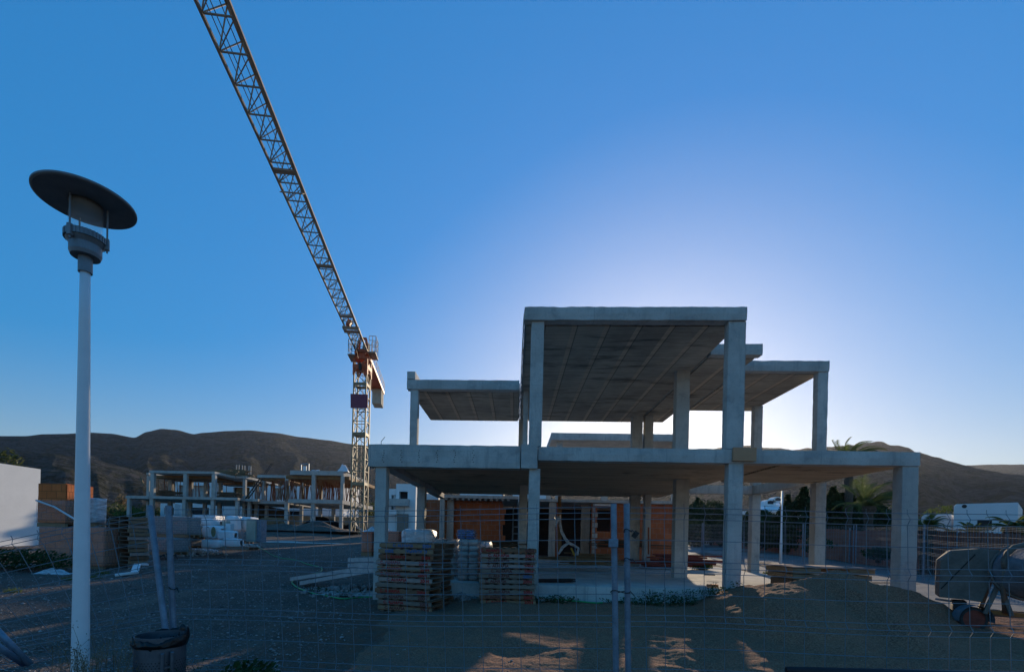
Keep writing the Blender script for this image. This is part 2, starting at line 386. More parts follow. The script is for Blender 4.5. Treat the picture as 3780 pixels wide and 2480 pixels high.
# columns: x0, y0, x1, y1, z0, z1
for c in [(-3.13, 10.44, -2.88, 10.74, .1, 3.22), (.29, 10.41, .54, 10.67, .69, 3.23), (4.57, 10.42, 4.89, 10.64, .69, 3.45), (8.17, 10.42, 8.51, 10.70, .5, 3.41),
          (4.46, 13.4, 4.83, 13.7, .69, 3.45), (8.20, 13.35, 8.49, 13.62, .5, 3.41), (8.20, 16.8, 8.49, 17.08, .5, 3.40), (4.40, 18.3, 4.78, 18.6, .69, 3.45), (4.86, 18.0, 5.10, 18.3, .69, 3.45),
          (-3.2, 15.3, -2.93, 15.62, .3, 3.31), (.14, 15.25, .4, 15.55, .69, 3.45), (.15, 19.2, .42, 19.5, .69, 3.45),
          (.27, 10.44, .555, 10.66, 3.72, 6.47), (4.50, 10.42, 4.88, 10.65, 3.72, 6.47), (4.42, 13.42, 4.79, 13.7, 3.70, 6.48), (8.24, 13.43, 8.52, 13.66, 3.70, 6.46),
          (8.22, 16.82, 8.50, 17.08, 3.70, 6.48), (4.40, 18.3, 4.80, 18.62, 3.70, 6.48), (4.88, 18.3, 5.2, 18.6, 3.70, 6.48), (-3.5, 15.34, -3.24, 15.6, 3.70, 6.47), (.2, 15.34, .36, 15.6, 3.7, 6.47), (.08, 19.05, .3, 19.35, 3.7, 6.48)]:
    MB().rbox(*c[:2], c[2], *c[3:5], c[5], .11, .009).build('column', CO, bld) if False else MB().rbox(c[0], c[1], c[4], c[2], c[3], c[5], .11, .009).build('column', CO, bld)

# ================================================================== sand
RIDGE = [(at(x, y, 9.2).x, at(x, y, 9.2).z) for x, y in [(2520, 2280), (2620, 2232), (2700, 2188), (2764, 2162), (2838, 2148), (2937, 2133), (2997, 2120), (3061, 2094), (3125, 2097), (3185, 2121), (3244, 2153), (3304, 2157), (3358, 2167), (3418, 2193), (3458, 2209), (3517, 2241), (3606, 2292), (3700, 2330), (3900, 2360)]]
def ridge(x):
    if x <= RIDGE[0][0]: return RIDGE[0][1]-(RIDGE[0][0]-x)*.5
    for (a, za), (b, zb) in zip(RIDGE, RIDGE[1:]):
        if x <= b: return za+(zb-za)*(x-a)/(b-a)
    return RIDGE[-1][1]
def clamp(v, a=0.0, b=1.0): return max(a, min(b, v))
def sand_h(x, y):
    ef = min(clamp((x+3.4-.5*mn.noise(Vector((x, y*.6, 4))))/1.6), clamp((13-x)/2), clamp((y-2.2)/1), clamp((10.75-y)/.5))
    zb = gz(x, y)+.17*clamp((x+3.0)/2.5)*clamp((y-4.8)/2.4)
    bl = clamp((x-6.0)/.5)*clamp((9.0-x)/.4); fl = clamp((x-3.2)/.6)*clamp((5.6-x)/.7)
    dy = 9.2-y
    if dy > 0:
        drop = .50*dy*(1-bl)+bl*(min(dy, .36)*1.15+max(0, dy-.36)*.30) if x < 9 else .5*dy
        drop = min(drop, .46*dy+.18*bl); drop = drop*(1-fl)+fl*(.06*min(dy, .9)+.46*max(0, dy-.9))
    else: drop = -dy*(.62*(1-fl)+.15*fl)
    hz = ridge(x+.12*mn.noise(Vector((x*1.5, y*1.2, 7))))-drop
    k = .07; d = hz-zb; z = zb+(.5*(d+math.sqrt(d*d+k*k))-.0)-.04
    z += .05*mn.noise(Vector((x*1.1, y*1.6, 2)))+.011*mn.noise(Vector((x*2.6, y*5, 5)))+.007*mn.noise(Vector((x*8, y*13, 9)))+.005*mn.noise(Vector((x*20, y*24, 9)))
    tr = 0
    for yc, kx, wd_, ph in ((7.7, .10, .30, .5), (6.7, .05, .28, -.3), (5.7, .03, .30, .2), (8.6, .02, .22, .4)):
        e = (y-yc-kx*x)/wd_; tr += math.exp(-e*e)*(max(-.25, math.sin((x*.9+y*ph)*13))-.5)
    for fx, fy in ((2.1, 6.1), (2.6, 6.6), (1.6, 5.7), (2.9, 7.2), (2.2, 7.3), (3.4, 5.9), (1.2, 6.9), (2.4, 5.2), (3.0, 6.1), (1.9, 8.0)):
        e = ((x-fx)/.16)**2+((y-fy)/.11)**2
        if e < 6: z += -.03*math.exp(-e)+.016*math.exp(-(math.sqrt(e)-1.5)**2*3)
    if x < 4.8: z += .016*tr*clamp((4.8-x)/1.5)
    if d > .02: z += .03*mn.noise(Vector((x*3.1, y*3.1, 6)))*clamp(d*3)+.014*mn.noise(Vector((x*9, y*9, 6)))*clamp(d*3)
    if d > .1: z += .03*mn.noise(Vector((x*5+y*4, y*.6, 1)))*clamp(d*2)
    g = gz(x, y)
    return g-.06+(z-g+.06)*ef
mb = MB(); mb.grid(420, 300, lambda u, v: Vector((-3.6+u*17, 2+v*9.3, sand_h(-3.6+u*17, 2+v*9.3))))
tag(mb.build('sand_pile', M['sand'], smooth=True), 'brown heap of building sand spread in front of the concrete frame', 'sand heap')

# ================================================================== site fence
FY = 3.75
def fence_panel(label, surf, wdt, hgt, posts, group='wire mesh panels of the site fence', r=.0028):
    o = T('mesh_fence', label, 'fence panel', surf(.5, 0, 0), 0, group); inv = Matrix.Translation(o.location).inverted()
    mb = MB(); hs = []; z = hgt
    while z > .05:
        for dz, dep in ((0, 0), (.045, 1), (.09, 0)): hs.append((z-dz, dep))
        hs.append((z-.255, 0)); z -= .42
    hs = [q for q in hs if q[0] > .04]
    D = .028
    for zz, dep in hs: mb.path([surf(i/24, zz/hgt, -D*dep) for i in range(25)], r, 5)
    n = int(wdt/.15)
    for i in range(1, n):
        u = i/n+random.uniform(-.0012, .0012)
        pts = [surf(u, (hgt+.032)/hgt, .004)]+[surf(u, zz/hgt, -D*dep+.004) for zz, dep in hs]+[surf(u, .02/hgt, .004)]
        mb.path(pts, r*.95, 5)
    mb.v = [tuple(inv @ Vector(p)) for p in mb.v]; mb.build('wire_mesh', M['wire'], o)
    for a, b, rr in posts:
        MB().path([inv @ Vector(a), inv @ Vector(b)], rr, 12).build('post', M['galv'], o, smooth=False)
    return o
def lerp(a, b, t): return Vector(a)*(1-t)+Vector(b)*t
def bil(TL, TR, BL, BR, dn=(0, 1, 0), sag=0):
    dn = Vector(dn)
    def f(u, v, d):
        p = lerp(lerp(BL, BR, u), lerp(TL, TR, u), v); p.z += -sag*4*u*(1-u)*v
        return p+dn*d+Vector((0, .03*math.sin(u*5+v*2), .006*math.sin(u*9)))*1
    return f
b0 = at(2274, 2480, FY); t0 = at(2265, 1858, FY); k = (b0-t0)/(t0.z-b0.z)
pm_t = t0; pm_b = t0+k*(t0.z-.0)
l_t = at(622, 1866, FY-.02); l_m = at(640, 2330, FY-.02); k = (l_m-l_t)/(l_t.z-l_m.z); l_b = l_t+k*l_t.z
hg = 1.94
mid = fence_panel('wide upright wire fence panel spanning the pallets, between the leaning posts and gate post', bil(l_t-Vector((0, 0, .03)), pm_t-Vector((0, 0, .03)), l_b, pm_b, sag=.015), 3.6, hg,
            [(l_t, l_b, .0235), (pm_t, pm_b, .023)])
q_t = at(2313, 1858, FY+.03); q_m = at(2319, 2480, FY+.03); q_b = q_t+(q_m-q_t)/(q_t.z-q_m.z)*q_t.z
e_t = q_t+Vector((3.5, .05, .0)); e_b = q_b+Vector((3.5, .05, 0))
rp = fence_panel('wire fence panel in front of the sand heap and the mixer', bil(q_t-Vector((0, 0, .03)), e_t-Vector((0, 0, .03)), q_b, e_b), 3.5, hg, [(q_t, q_b, .023), (e_t, e_b, .023)])
a_t = at(552, 1866, FY); a_m = at(612, 2330, FY-.1); a_b = a_t+(a_m-a_t)/(a_t.z-a_m.z)*a_t.z
TL = Vector((-5.7, 2.2, .95)); BL = Vector((-5.0, 4.6, .02))
lp = fence_panel('buckled wire fence panel sagging to the left behind the white lamp post', bil(TL, a_t-Vector((0, 0, .04)), BL, a_b, sag=.02), 3.5, hg, [(a_t, a_b, .0235)])
# clamp plate, wire ties
c = at(2264, 2005, FY-.03)
MB().box(-.036, -.012, -.03, .036, .012, .035, Matrix.Translation(c-rp.location)).build('clamp', M['galv'], rp, bevel=.004)
for px, py, Y, par, w in ((2318, 1962, FY, rp, .03), (2318, 2068, FY, rp, .03), (2290, 2188, FY, rp, .075), (590, 2052, FY, lp, .032), (632, 2052, FY, mid, .036), (640, 2175, FY-.05, mid, .03)):
    c = at(px, py, Y)-par.location; pts = [c+Vector((math.cos(t)*w, math.sin(t)*.034, .012*math.sin(2*t)+.008*t/3)) for t in [i*.45 for i in range(15)]]
    pts.append(pts[-1]+Vector((.03, -.02, -.035))); MB().path(pts, .004, 5).build('wire_tie', M['black'], par)
c = at(2345, 1972, FY)-rp.location
MB().box(-.02, -.004, -.028, .02, .004, .028, Matrix.Translation(c) @ Matrix.Rotation(R(35), 4, 'Y')).build('clip', M['black'], rp)

# ================================================================== street lamp
LY = 3.25
head = at(318, 747, LY); foot = at(296, 2480, LY); foot = head+(foot-head)*(head.z/(head.z-foot.z)); foot.z = 0
lamp = T('street_lamp', 'tall white street lamp with a wide flat disc shade, nearest on the left', 'street lamp', foot)
ax = (head-foot).normalized(); rot = Vector((0, 0, 1)).rotation_difference(ax).to_matrix().to_4x4()
Lm = (head-foot).length
def lamp_parts(root, m, n=40):
    L = Lm
    zc = L-.39
    MB().lathe([(.0, 0), (.055, 0), (.053, .75), (.040, 2.36), (.033, 3.2), (.030, zc-.10), (0, zc-.10)], n=n, m=m).build('pole', M['lamp_white'], root, smooth=True)
    MB().lathe([(.0, zc-.115), (.042, zc-.115), (.042, zc+.0), (0, zc+.0)], n=n, m=m).build('collar', M['lamp_grey'], root)
    bowl = MB().lathe([(.0, zc-.005), (.085, zc-.005), (.094, zc+.02), (.094, zc+.075), (.112, zc+.10), (.118, zc+.13), (0, zc+.13)], n=n, m=m).build('base_bowl', M['lamp_grey'], root, smooth=False)
    rg = MB()
    for i in range(72):
        a0 = 2*math.pi*i/72; rr = .124 if i % 2 else .120
        mm = m @ Matrix.Rotation(a0, 4, 'Z'); rg.box(rr-.012, -.0055, zc+.105, rr, .0055, zc+.15, mm)
    rg.lathe([(.112, zc+.105), (.119, zc+.105), (.119, zc+.15), (.105, zc+.15)], n=n, m=m); rg.build('ring', M['lamp_grey'], root)
    MB().lathe([(.098, zc+.14), (.098, L-.03), (.094, L-.03), (.094, zc+.14)], n=n, m=m).build('glass_cylinder', M['glass'], root, smooth=True)
    MB().lathe([(.0, L-.085), (.088, L-.085), (.093, L-.04), (.10, L-.02), (0, L-.02)], n=n, m=m).build('reflector', simple('dull_reflector', (.13, .12, .11), .5) if 'refl' not in M else M['refl'], root, smooth=True)
    for k in range(3):
        mm = m @ Matrix.Rotation(R(30+120*k), 4, 'Z')
        MB().path([mm @ Vector((.122, 0, zc+.06)), mm @ Vector((.122, 0, L-.02))], .006, 8).build('rod', M['lamp_grey'], root)
        MB().box(.108, -.014, zc+.08, .135, .014, zc+.16, mm).build('lug', M['lamp_grey'], root, bevel=.003)
    sh = MB().lathe([(0, L-.018), (.282, L-.012), (.293, L-.006), (.294, L+.006), (.282, L+.012), (.1, L+.035), (0, L+.04)], n=96, m=m)
    sh.build('disc_shade', M['lamp_dark'], root, smooth=False)
lamp_parts(lamp, rot)
dm = rot @ Matrix.Rotation(R(2), 4, 'Z')
p = [(.0565*math.sin(a), .0565*math.cos(a)) for a in [R(-24)+R(48)*i/10 for i in range(11)]]
dd = MB(); dd.add([dm @ Vector((x, -y, z)) for z in (.45, .85) for x, y in p], [(i, i+1, i+12, i+11) for i in range(10)]); dd.build('access_door', M['lamp_white'], lamp, smooth=True)
dl = MB(); dl.path([dm @ Vector((.0575*math.sin(R(24)), -.0575*math.cos(R(24)), z)) for z in (.45, .80)]+[dm @ Vector((.0575*math.sin(R(24*c)), -.0575*math.cos(R(24*c)), .80+.05*math.sqrt(1-c*c))) for c in (.9, .7, .4, 0, -.4)], .0018, 5)
dl.build('door_seam', M['black'], lamp)

# ================================================================== tower crane
CYd = 47.0
cb = at(1323, 2012, CYd); HJ = at(1323, 1300, CYd).z
crane = T('tower_crane', 'tall yellow tower crane with an orange top, its jib reaching overhead', 'crane', (cb.x, CYd, gz(cb.x, CYd)))
z0 = crane.location.z; CL = crane.location
mw = .62; H = HJ-z0-.9
def lattice_mast(mb, h0, h1, w, pitch):
    for sx in (-1, 1):
        for sy in (-1, 1): mb.bar((sx*w, sy*w, h0), (sx*w, sy*w, h1), .13)
    n = int((h1-h0)/pitch); pt = (h1-h0)/n
    for i in range(n):
        a, b = h0+i*pt, h0+(i+1)*pt; fl = 1 if i % 2 else -1
        for (p, q) in (((-1, -1), (1, -1)), ((1, -1), (1, 1)), ((1, 1), (-1, 1)), ((-1, 1), (-1, -1))):
            A, B = (p, q) if fl > 0 else (q, p)
            mb.bar((A[0]*w, A[1]*w, a), (B[0]*w, B[1]*w, b), .065)
            mb.bar((p[0]*w, p[1]*w, b), (q[0]*w, q[1]*w, b), .06)
            if i % 4 == 0: mb.bar((p[0]*w, p[1]*w, a-.09), (q[0]*w, q[1]*w, a-.09), .10); mb.bar((p[0]*w, p[1]*w, a+.09), (q[0]*w, q[1]*w, a+.09), .10)
    return mb
lattice_mast(MB(), 0, H, mw, 1.2).build('mast', M['crane'], crane)
ld = MB()
for sx in (.0, .38): ld.bar((sx, .2, 0), (sx, .2, H-1), .04)
for i in range(int((H-1)/.3)): ld.bar((0, .2, .2+i*.3), (.38, .2, .2+i*.3), .025)
ld.build('ladder', M['crane_dark'], crane)
tt = MB(); tt.lathe([(0, H), (.85, H), (.85, H+.28), (.75, H+.3), (.75, H+.5), (0, H+.5)], n=20); tt.box(-.75, -.75, H-.95, .75, .75, H-.55); 
for sx in (-1, 1):
    for sy in (-1, 1): tt.bar((sx*.66, sy*.66, H-1.6), (sx*.66, sy*.66, H), .16); tt.bar((sx*.66, sy*.66, H-1.5), (0, sy*.66, H-.3), .12); tt.bar((sx*.66, sy*.66, H-1.5), (sx*.66, 0, H-.3), .12)
tt.build('slewing_ring', M['crane_red'], crane)
# jib direction
tip = atz(782, 0, z0+H+.75); jd = Vector((tip.x-cb.x, tip.y-CYd, 0)).normalized(); jr = Vector((-jd.y, jd.x, 0))   # jr: sideways
J0 = Vector((0, 0, H+.75)); jw = .56; jh = 1.15; JL = 36.0
def jp(t, s, h): return J0+jd*t+jr*s+Vector((0, 0, h))
# tower head
hb = MB()
for s in (-1, 1):
    hb.bar(jp(.6, s*.55, -.2), jp(.2, s*.3, 1.5), .16); hb.bar(jp(-.9, s*.55, -.2), jp(-.1, s*.3, 1.5), .16); hb.bar(jp(-.9, s*.55, -.25), jp(1.0, s*.55, -.25), .2); hb.bar(jp(.7, s*.5, .1), jp(-.7, s*.5, .9), .1)
hb.bar(jp(.05, -.35, 1.5), jp(.05, .35, 1.5), .2); hb.box(-.45, -.5, H+.5, .45, .5, H+.72); hb.bar(jp(-.3, -.6, .35), jp(-.3, .6, .35), .5, .35); hb.bar(jp(.5, -.62, .1), jp(.5, .62, .1), .25)
hb.build('tower_head', M['crane_red'], crane)
MB().box(-.2, -.3, H+.75, .35, .35, H+1.75, Matrix.Translation((.25, .1, 0))).build('winch_housing', M['ballast'], crane)
jb = MB(); n = 27; pt = JL/n
for s in (-1, 1): jb.bar(jp(.5, s*jw, 0), jp(JL, s*jw, 0), .105)
jb.bar(jp(.3, 0, jh), jp(JL, 0, jh), .12)
for i in range(n):
    a = .5+i*pt; b = a+pt
    jb.bar(jp(a, -jw, 0), jp(a, jw, 0), .05); jb.bar(jp(a, -jw, 0), jp(b, jw, 0), .036)
    for s in (-1, 1):
        jb.bar(jp(a, s*jw, 0), jp(a+pt/2, 0, jh), .046); jb.bar(jp(a+pt/2, 0, jh), jp(b, s*jw, 0), .046)
for t in (8.2, 15.6, 24): jb.bar(jp(t, -jw, -.03), jp(t, jw, -.03), .28, .1)
jb.build('jib', M['crane_dark'], crane)
cbm = MB()
for s in (-.3, -.12, .2): cbm.path([jp(.8, s, .12), jp(JL, s, .12)], .018, 4)
cbm.path([jp(.8, jw-.1, .3), jp(JL, jw-.1, .3)], .015, 4); cbm.build('cable', M['black'], crane)
tr = MB(); tr.bar(jp(5.6, -.7, -.2), jp(5.6, .7, -.2), .2); tr.bar(jp(6.4, -.7, -.2), jp(6.4, .7, -.2), .2)
for s in (-.65, .65): tr.bar(jp(5.5, s, -.2), jp(6.5, s, -.2), .12)
tr.build('trolley', M['crane_dark'], crane)
MB().bar(jp(6.2, -.3, .05), jp(6.2, -.1, .55), .35).build('hoist_motor', M['crane_red'], crane)
hk = MB(); hk.path([jp(6, -.06, -.2), J0+jd*1.0+Vector((0, 0, -1.7))], .015, 4); hk.build('hoist_rope', M['black'], crane)
hc = J0+jd*1.05+Vector((-.05, 0, -2.3)); h2 = MB(); h2.box(hc.x-.1, hc.y-.2, hc.z+.3, hc.x+.12, hc.y+.2, hc.z+.95)
h2.path([hc+Vector((.05*math.cos(a)*2.4, 0, .05*math.sin(a)*2.8)) for a in [R(100)-R(30)*i for i in range(10)]], .04, 6); h2.build('hook_block', M['black'], crane)
# number board on the jib, seen from below and behind
nb = MB(); P0, P1, P2, P3 = jp(22.6, -jw-.02, -.1), jp(22.6, jw+.02, -.1), jp(22.95, jw+.02, -.38), jp(22.95, -jw-.02, -.38)
nb.add([P0, P1, P2, P3]+[p+Vector((0, 0, .03))+jd*.03 for p in (P0, P1, P2, P3)], [(0, 1, 2, 3), (7, 6, 5, 4), (0, 4, 5, 1), (1, 5, 6, 2), (2, 6, 7, 3), (3, 7, 4, 0)])
nbo = nb.build('number_board', M['crane'], crane)
# counter jib
cj = MB(); CJ = 12.5
for s in (-1, 1):
    cj.bar(jp(-.5, s*.6, -.2), jp(-CJ, s*.6, -.2), .22, .34); cj.bar(jp(-.6, s*.62, -.05), jp(-CJ, s*.62, -.05), .06)
for i in range(9): cj.bar(jp(-1-i*1.35, -.6, -.25), jp(-1-i*1.35, .6, -.25), .12); cj.bar(jp(-1-i*1.35, -.6, -.25), jp(-2.3-i*1.3, .6, -.25), .09)
cj.add([jp(-.9, -.58, -.3), jp(-.9, .58, -.3), jp(-CJ, .58, -.3), jp(-CJ, -.58, -.3)], [(0, 1, 2, 3)]); cj.build('counter_jib', M['crane_red'], crane)
pl = MB(); a, b = jp(-2, -.75, .05), jp(-8.0, -.75, .05); 
pl.bar(jp(-1.4, -.66, .55), jp(-7.8, -.66, .55), .04, 1.0); pl.bar(jp(-9.5, -.66, .45), jp(-11.8, -.66, .45), .04, .8); pl.build('side_panel', M['ballast'], crane)
rl = MB()
for s in (-.72, .72):
    for h in (.5, .95): rl.bar(jp(-1, s, h), jp(-CJ, s, h), .035)
    for i in range(10): rl.bar(jp(-1-i*1.25, s, 0), jp(-1-i*1.25, s, .95), .04)
for (ta, tb, sa, sb, hh) in ((.9, -.9, -1.25, -1.25, 1.4), (.9, .9, -1.25, -.6, 1.4), (-.9, -.9, -1.25, -.6, 1.4), (.6, -1.0, 1.35, 1.35, 2.0), (.6, .6, 1.35, .7, 2.0), (-1, -1, 1.35, .7, 2.0)):
    for h in (hh-.9, hh-.45, hh): rl.bar(jp(ta, sa, h-.4), jp(tb, sb, h-.4), .04)
    for t in (0, .5, 1): p = jp(ta+(tb-ta)*t, sa+(sb-sa)*t, 0); rl.bar(p+Vector((0, 0, -.3)), p+Vector((0, 0, hh-.4)), .045)
rl.build('railing', M['crane_dark'], crane)
pf = MB()
for sa, sb, h in ((-1.3, -.6, -.55), (.6, 1.4, -.2)): pf.add([jp(1, sa, h), jp(1, sb, h-.0), jp(-1, sb, h), jp(-1, sa, h)]+[jp(1, sa, h+.1), jp(1, sb, h+.1), jp(-1, sb, h+.1), jp(-1, sa, h+.1)], [(0, 1, 2, 3), (7, 6, 5, 4), (0, 4, 5, 1), (1, 5, 6, 2), (2, 6, 7, 3), (3, 7, 4, 0)])
pf.build('platform', M['crane_dark'], crane)
for t in (10.2, 11.4):
    bb = MB(); bb.add([jp(-t-q*.95, s, h) for h in (-2.15, -.3) for q in (0, 1) for s in (-.5, .62)], [(0, 1, 3, 2), (4, 6, 7, 5), (0, 4, 5, 1), (2, 3, 7, 6), (0, 2, 6, 4), (1, 5, 7, 3)]); bb.build('ballast_block', M['ballast'], crane, bevel=.05)
sb = MB(); sb.prism([(-.86, H-4.9), (.86, H-4.9), (.86, H-3.55), (-.9, H-3.5)], -.74, -.68); sb.build('sign_board', M['maroon'], crane)
# ================================================================== materials for goods
def wood(name, c, d):
    k = NT(name, .9, .15)
    q = k.mix(k.noise((3, 30, 30), 4), c, d); q = k.mix(k.math('MULTIPLY', k.noise(2.2, 4, .6, .45, .7), .6), q, tuple(v*.6 for v in c))
    k.bump(k.noise((4, 60, 60), 3), .3, .004); k.col(q); return k.m
WOODS = [wood('weathered_pallet_wood', (.36, .225, .135), (.23, .14, .085)), wood('grey_pallet_wood', (.28, .21, .165), (.18, .135, .105)), wood('dark_pallet_wood', (.27, .135, .08), (.17, .09, .055)), wood('pale_pallet_wood', (.44, .32, .27), (.30, .215, .18)), wood('white_painted_wood', (.6, .58, .6), (.45, .42, .45))]
M['plank'] = wood('scrap_timber', (.30, .215, .13), (.17, .12, .075)); M['plank_dark'] = wood('old_timber', (.15, .11, .075), (.08, .06, .045))
M['red_ink'] = simple('red_stencil_ink', (.45, .02, .02), .9, 0, .35, 30, 0); M['blue_ink'] = simple('blue_stencil_ink', (.06, .16, .36), .9, 0, .35, 30, 0); M['faded_ink'] = simple('faded_stencil_ink', (.20, .05, .045), .9, 0, .4, 30, 0)
def brickmat(name, c1, c2, mort, w_, h_, rot=(0, 0, 0), grooves=0):
    k = NT(name, .9, .15)
    # rows are read in X/Z of the mesh, turned so that both X and Y facing walls get courses
    sp = k.n('SeparateXYZ'); k.l(k.tc, sp.inputs[0]); cb_ = k.n('CombineXYZ')
    k.l(k.math('ADD', sp.outputs[0], sp.outputs[1]), cb_.inputs[0]); k.l(sp.outputs[2], cb_.inputs[1])
    q = k.n('TexBrick'); k.l(cb_.outputs[0], q.inputs['Vector'])
    for n_, v in (('Color1', c1), ('Color2', c2), ('Mortar', mort)): q.inputs[n_].default_value = (*v, 1)
    q.inputs['Scale'].default_value = 1; q.inputs['Mortar Size'].default_value = .007; q.inputs['Brick Width'].default_value = w_; q.inputs['Row Height'].default_value = h_; q.inputs['Bias'].default_value = -.3
    c = k.mix(k.math('MULTIPLY', k.noise(3, 5, .65), .5), q.outputs['Color'], tuple(v*.55 for v in c1))
    if grooves:
        fz = k.math('FRACT', k.math('MULTIPLY', sp.outputs[2], 1/.035)); g = k.math('LESS_THAN', fz, .3); c = k.mix(k.math('MULTIPLY', g, .6), c, tuple(v*.4 for v in c1)); k.bump(g, .6, -.01)
    k.bump(q.outputs['Fac'], .5, -.006); k.col(c); return k.m
M['brick'] = brickmat('hollow_brick_wall', (.50, .165, .075), (.36, .115, .055), (.30, .27, .25), .33, .24)
M['brick_pack'] = brickmat('packed_orange_brick', (.80, .235, .105), (.70, .195, .085), (.22, .09, .05), .33, .23)
M['brick_end'] = brickmat('grooved_brick_ends', (.70, .23, .09), (.62, .19, .075), (.16, .06, .035), .11, .23, grooves=1)
M['brick_top'] = brickmat('bare_orange_brick', (.78, .20, .06), (.68, .165, .05), (.2, .07, .03), .33, .23)
M['block'] = brickmat('grey_blocks', (.30, .28, .26), (.25, .235, .22), (.1, .1, .1), .2, .1)
def film(name, tint, op, rough=.25):
    k = NT(name, rough, .6); c = k.mix(k.noise((2, 2, 9), 4), tint, tuple(v*.8 for v in tint)); k.col(c); k.bump(k.noise((3, 3, 14), 5, .7), .8, .02)
    f = k.rng(k.noise((4, 4, 16), 4, .7), 0, 1, op*.6, min(1, op*1.4)); tr = k.n('BsdfTransparent'); mx = k.n('MixShader')
    k.l(f, mx.inputs[0]); k.l(tr.outputs[0], mx.inputs[1]); k.l(k.b.outputs[0], mx.inputs[2]); k.l(mx.outputs[0], k.t.nodes['Material Output'].inputs[0]); return k.m
M['film'] = film('clear_stretch_film', (.62, .58, .60), .2)
M['film_white'] = film('milky_stretch_film', (.75, .78, .82), .75, .3)
M['bag'] = simple('paper_cement_sacks', (.50, .40, .33), .8, 0, .25, 5, .3); M['bag_white'] = simple('white_sacks', (.72, .73, .74), .55, 0, .15, 4, .3)
M['blue_bag'] = simple('blue_plastic_sacks', (.03, .13, .42), .4, 0, .35, 5, .3)
M['green'] = simple('green_rubber_hose', (.03, .34, .10), .45, 0, .2, 10, 0)
M['asphalt'] = simple('street_asphalt', (.17, .165, .16), .9, 0, .25, 2.5, .3)
M['rust'] = simple('red_oxide_steel', (.26, .055, .035), .65, 0, .4, 5, .1)
M['prop'] = simple('rusty_prop_steel', (.30, .10, .05), .7, 0, .4, 4, .1); M['prop_ply'] = simple('shuttering_timber', (.30, .16, .07), .85, 0, .35, 3, .2)
M['blackplastic'] = simple('black_plastic', (.008, .008, .01), .36, 0, .2, 8, .2)
M['channel'] = simple('dull_zinc_channel', (.46, .47, .48), .5, .2, .3, 5, .1); M['spill'] = simple('broken_mortar', (.30, .29, .28), .95, 0, .4, 9, .3)
M['rebar'] = simple('dark_rebar', (.035, .028, .025), .7, .2, .3, 8, .1)
M['stainless'] = simple('perforated_stainless_steel', (.15, .18, .215), .42, .7, .25, 8, .05)
M['cloth'] = simple('white_cloth_strip', (.72, .73, .75), .9, 0, .2, 8, .2)
M['mineral'] = simple('mineral_wool_ends', (.26, .24, .13), .95, 0, .3, 10, .3)
M['tarp'] = simple('blue_tarpaulin', (.03, .07, .16), .5, 0, .3, 3, .3)
M['mixer'] = simple('cement_crusted_grey_paint', (.19, .165, .14), .85, 0, .35, 4, .4)
M['mixer_drum'] = simple('cement_crusted_blue_drum', (.20, .22, .25), .8, 0, .35, 5, .4)
M['mixer_orange'] = simple('old_orange_paint', (.42, .17, .04), .6, 0, .4, 6, .2)
M['tyre'] = simple('dusty_tyre', (.06, .06, .06), .9, 0, .3, 8, .2)

# ------------------------------------------------------------------ stencil lettering (font curves turned into meshes)
def text_mesh(body, size, key):
    cu = bpy.data.curves.new(key, 'FONT'); cu.body = body; cu.size = size; cu.extrude = .0008; cu.align_x = 'LEFT'; cu.space_character = 1.08; cu.offset = .0035
    to = bpy.data.objects.new(key, cu); COL.objects.link(to); bpy.context.view_layer.update()
    me = bpy.data.meshes.new_from_object(to.evaluated_get(bpy.context.evaluated_depsgraph_get())); me.name = key
    bpy.data.objects.remove(to); bpy.data.curves.remove(cu); return me
TXT_A = text_mesh('C. ALHABIA', .078, 'stencil_place'); TXT_Y = text_mesh('2004', .088, 'stencil_year')
def lettering(me, mat, loc, parent, flip=False, name='stencil_lettering'):
    m2 = me.copy(); m2.materials.clear(); m2.materials.append(mat)
    o = bpy.data.objects.new(name, m2); COL.objects.link(o); o.parent = parent; o.location = loc; o.rotation_euler = (R(90), R(180) if flip else 0, 0); return o

TXT_J = text_mesh('30E', .30, 'board_digits')
xa_ = (P0-P1).normalized(); ya_ = (P2-P1).normalized(); za_ = xa_.cross(ya_); fc = (P0+P1+P2+P3)/4; side_ = 1 if (EYE-(CL+fc)).dot(za_) > 0 else -1
if side_ < 0: xa_ = -xa_; za_ = -za_
dg = lettering(TXT_J, M['black'], (0, 0, 0), crane, name='digits'); o_ = fc-xa_*.30-ya_*.10+za_*.02
dg.matrix_local = Matrix(((xa_.x, ya_.x, za_.x, o_.x), (xa_.y, ya_.y, za_.y, o_.y), (xa_.z, ya_.z, za_.z, o_.z), (0, 0, 0, 1)))
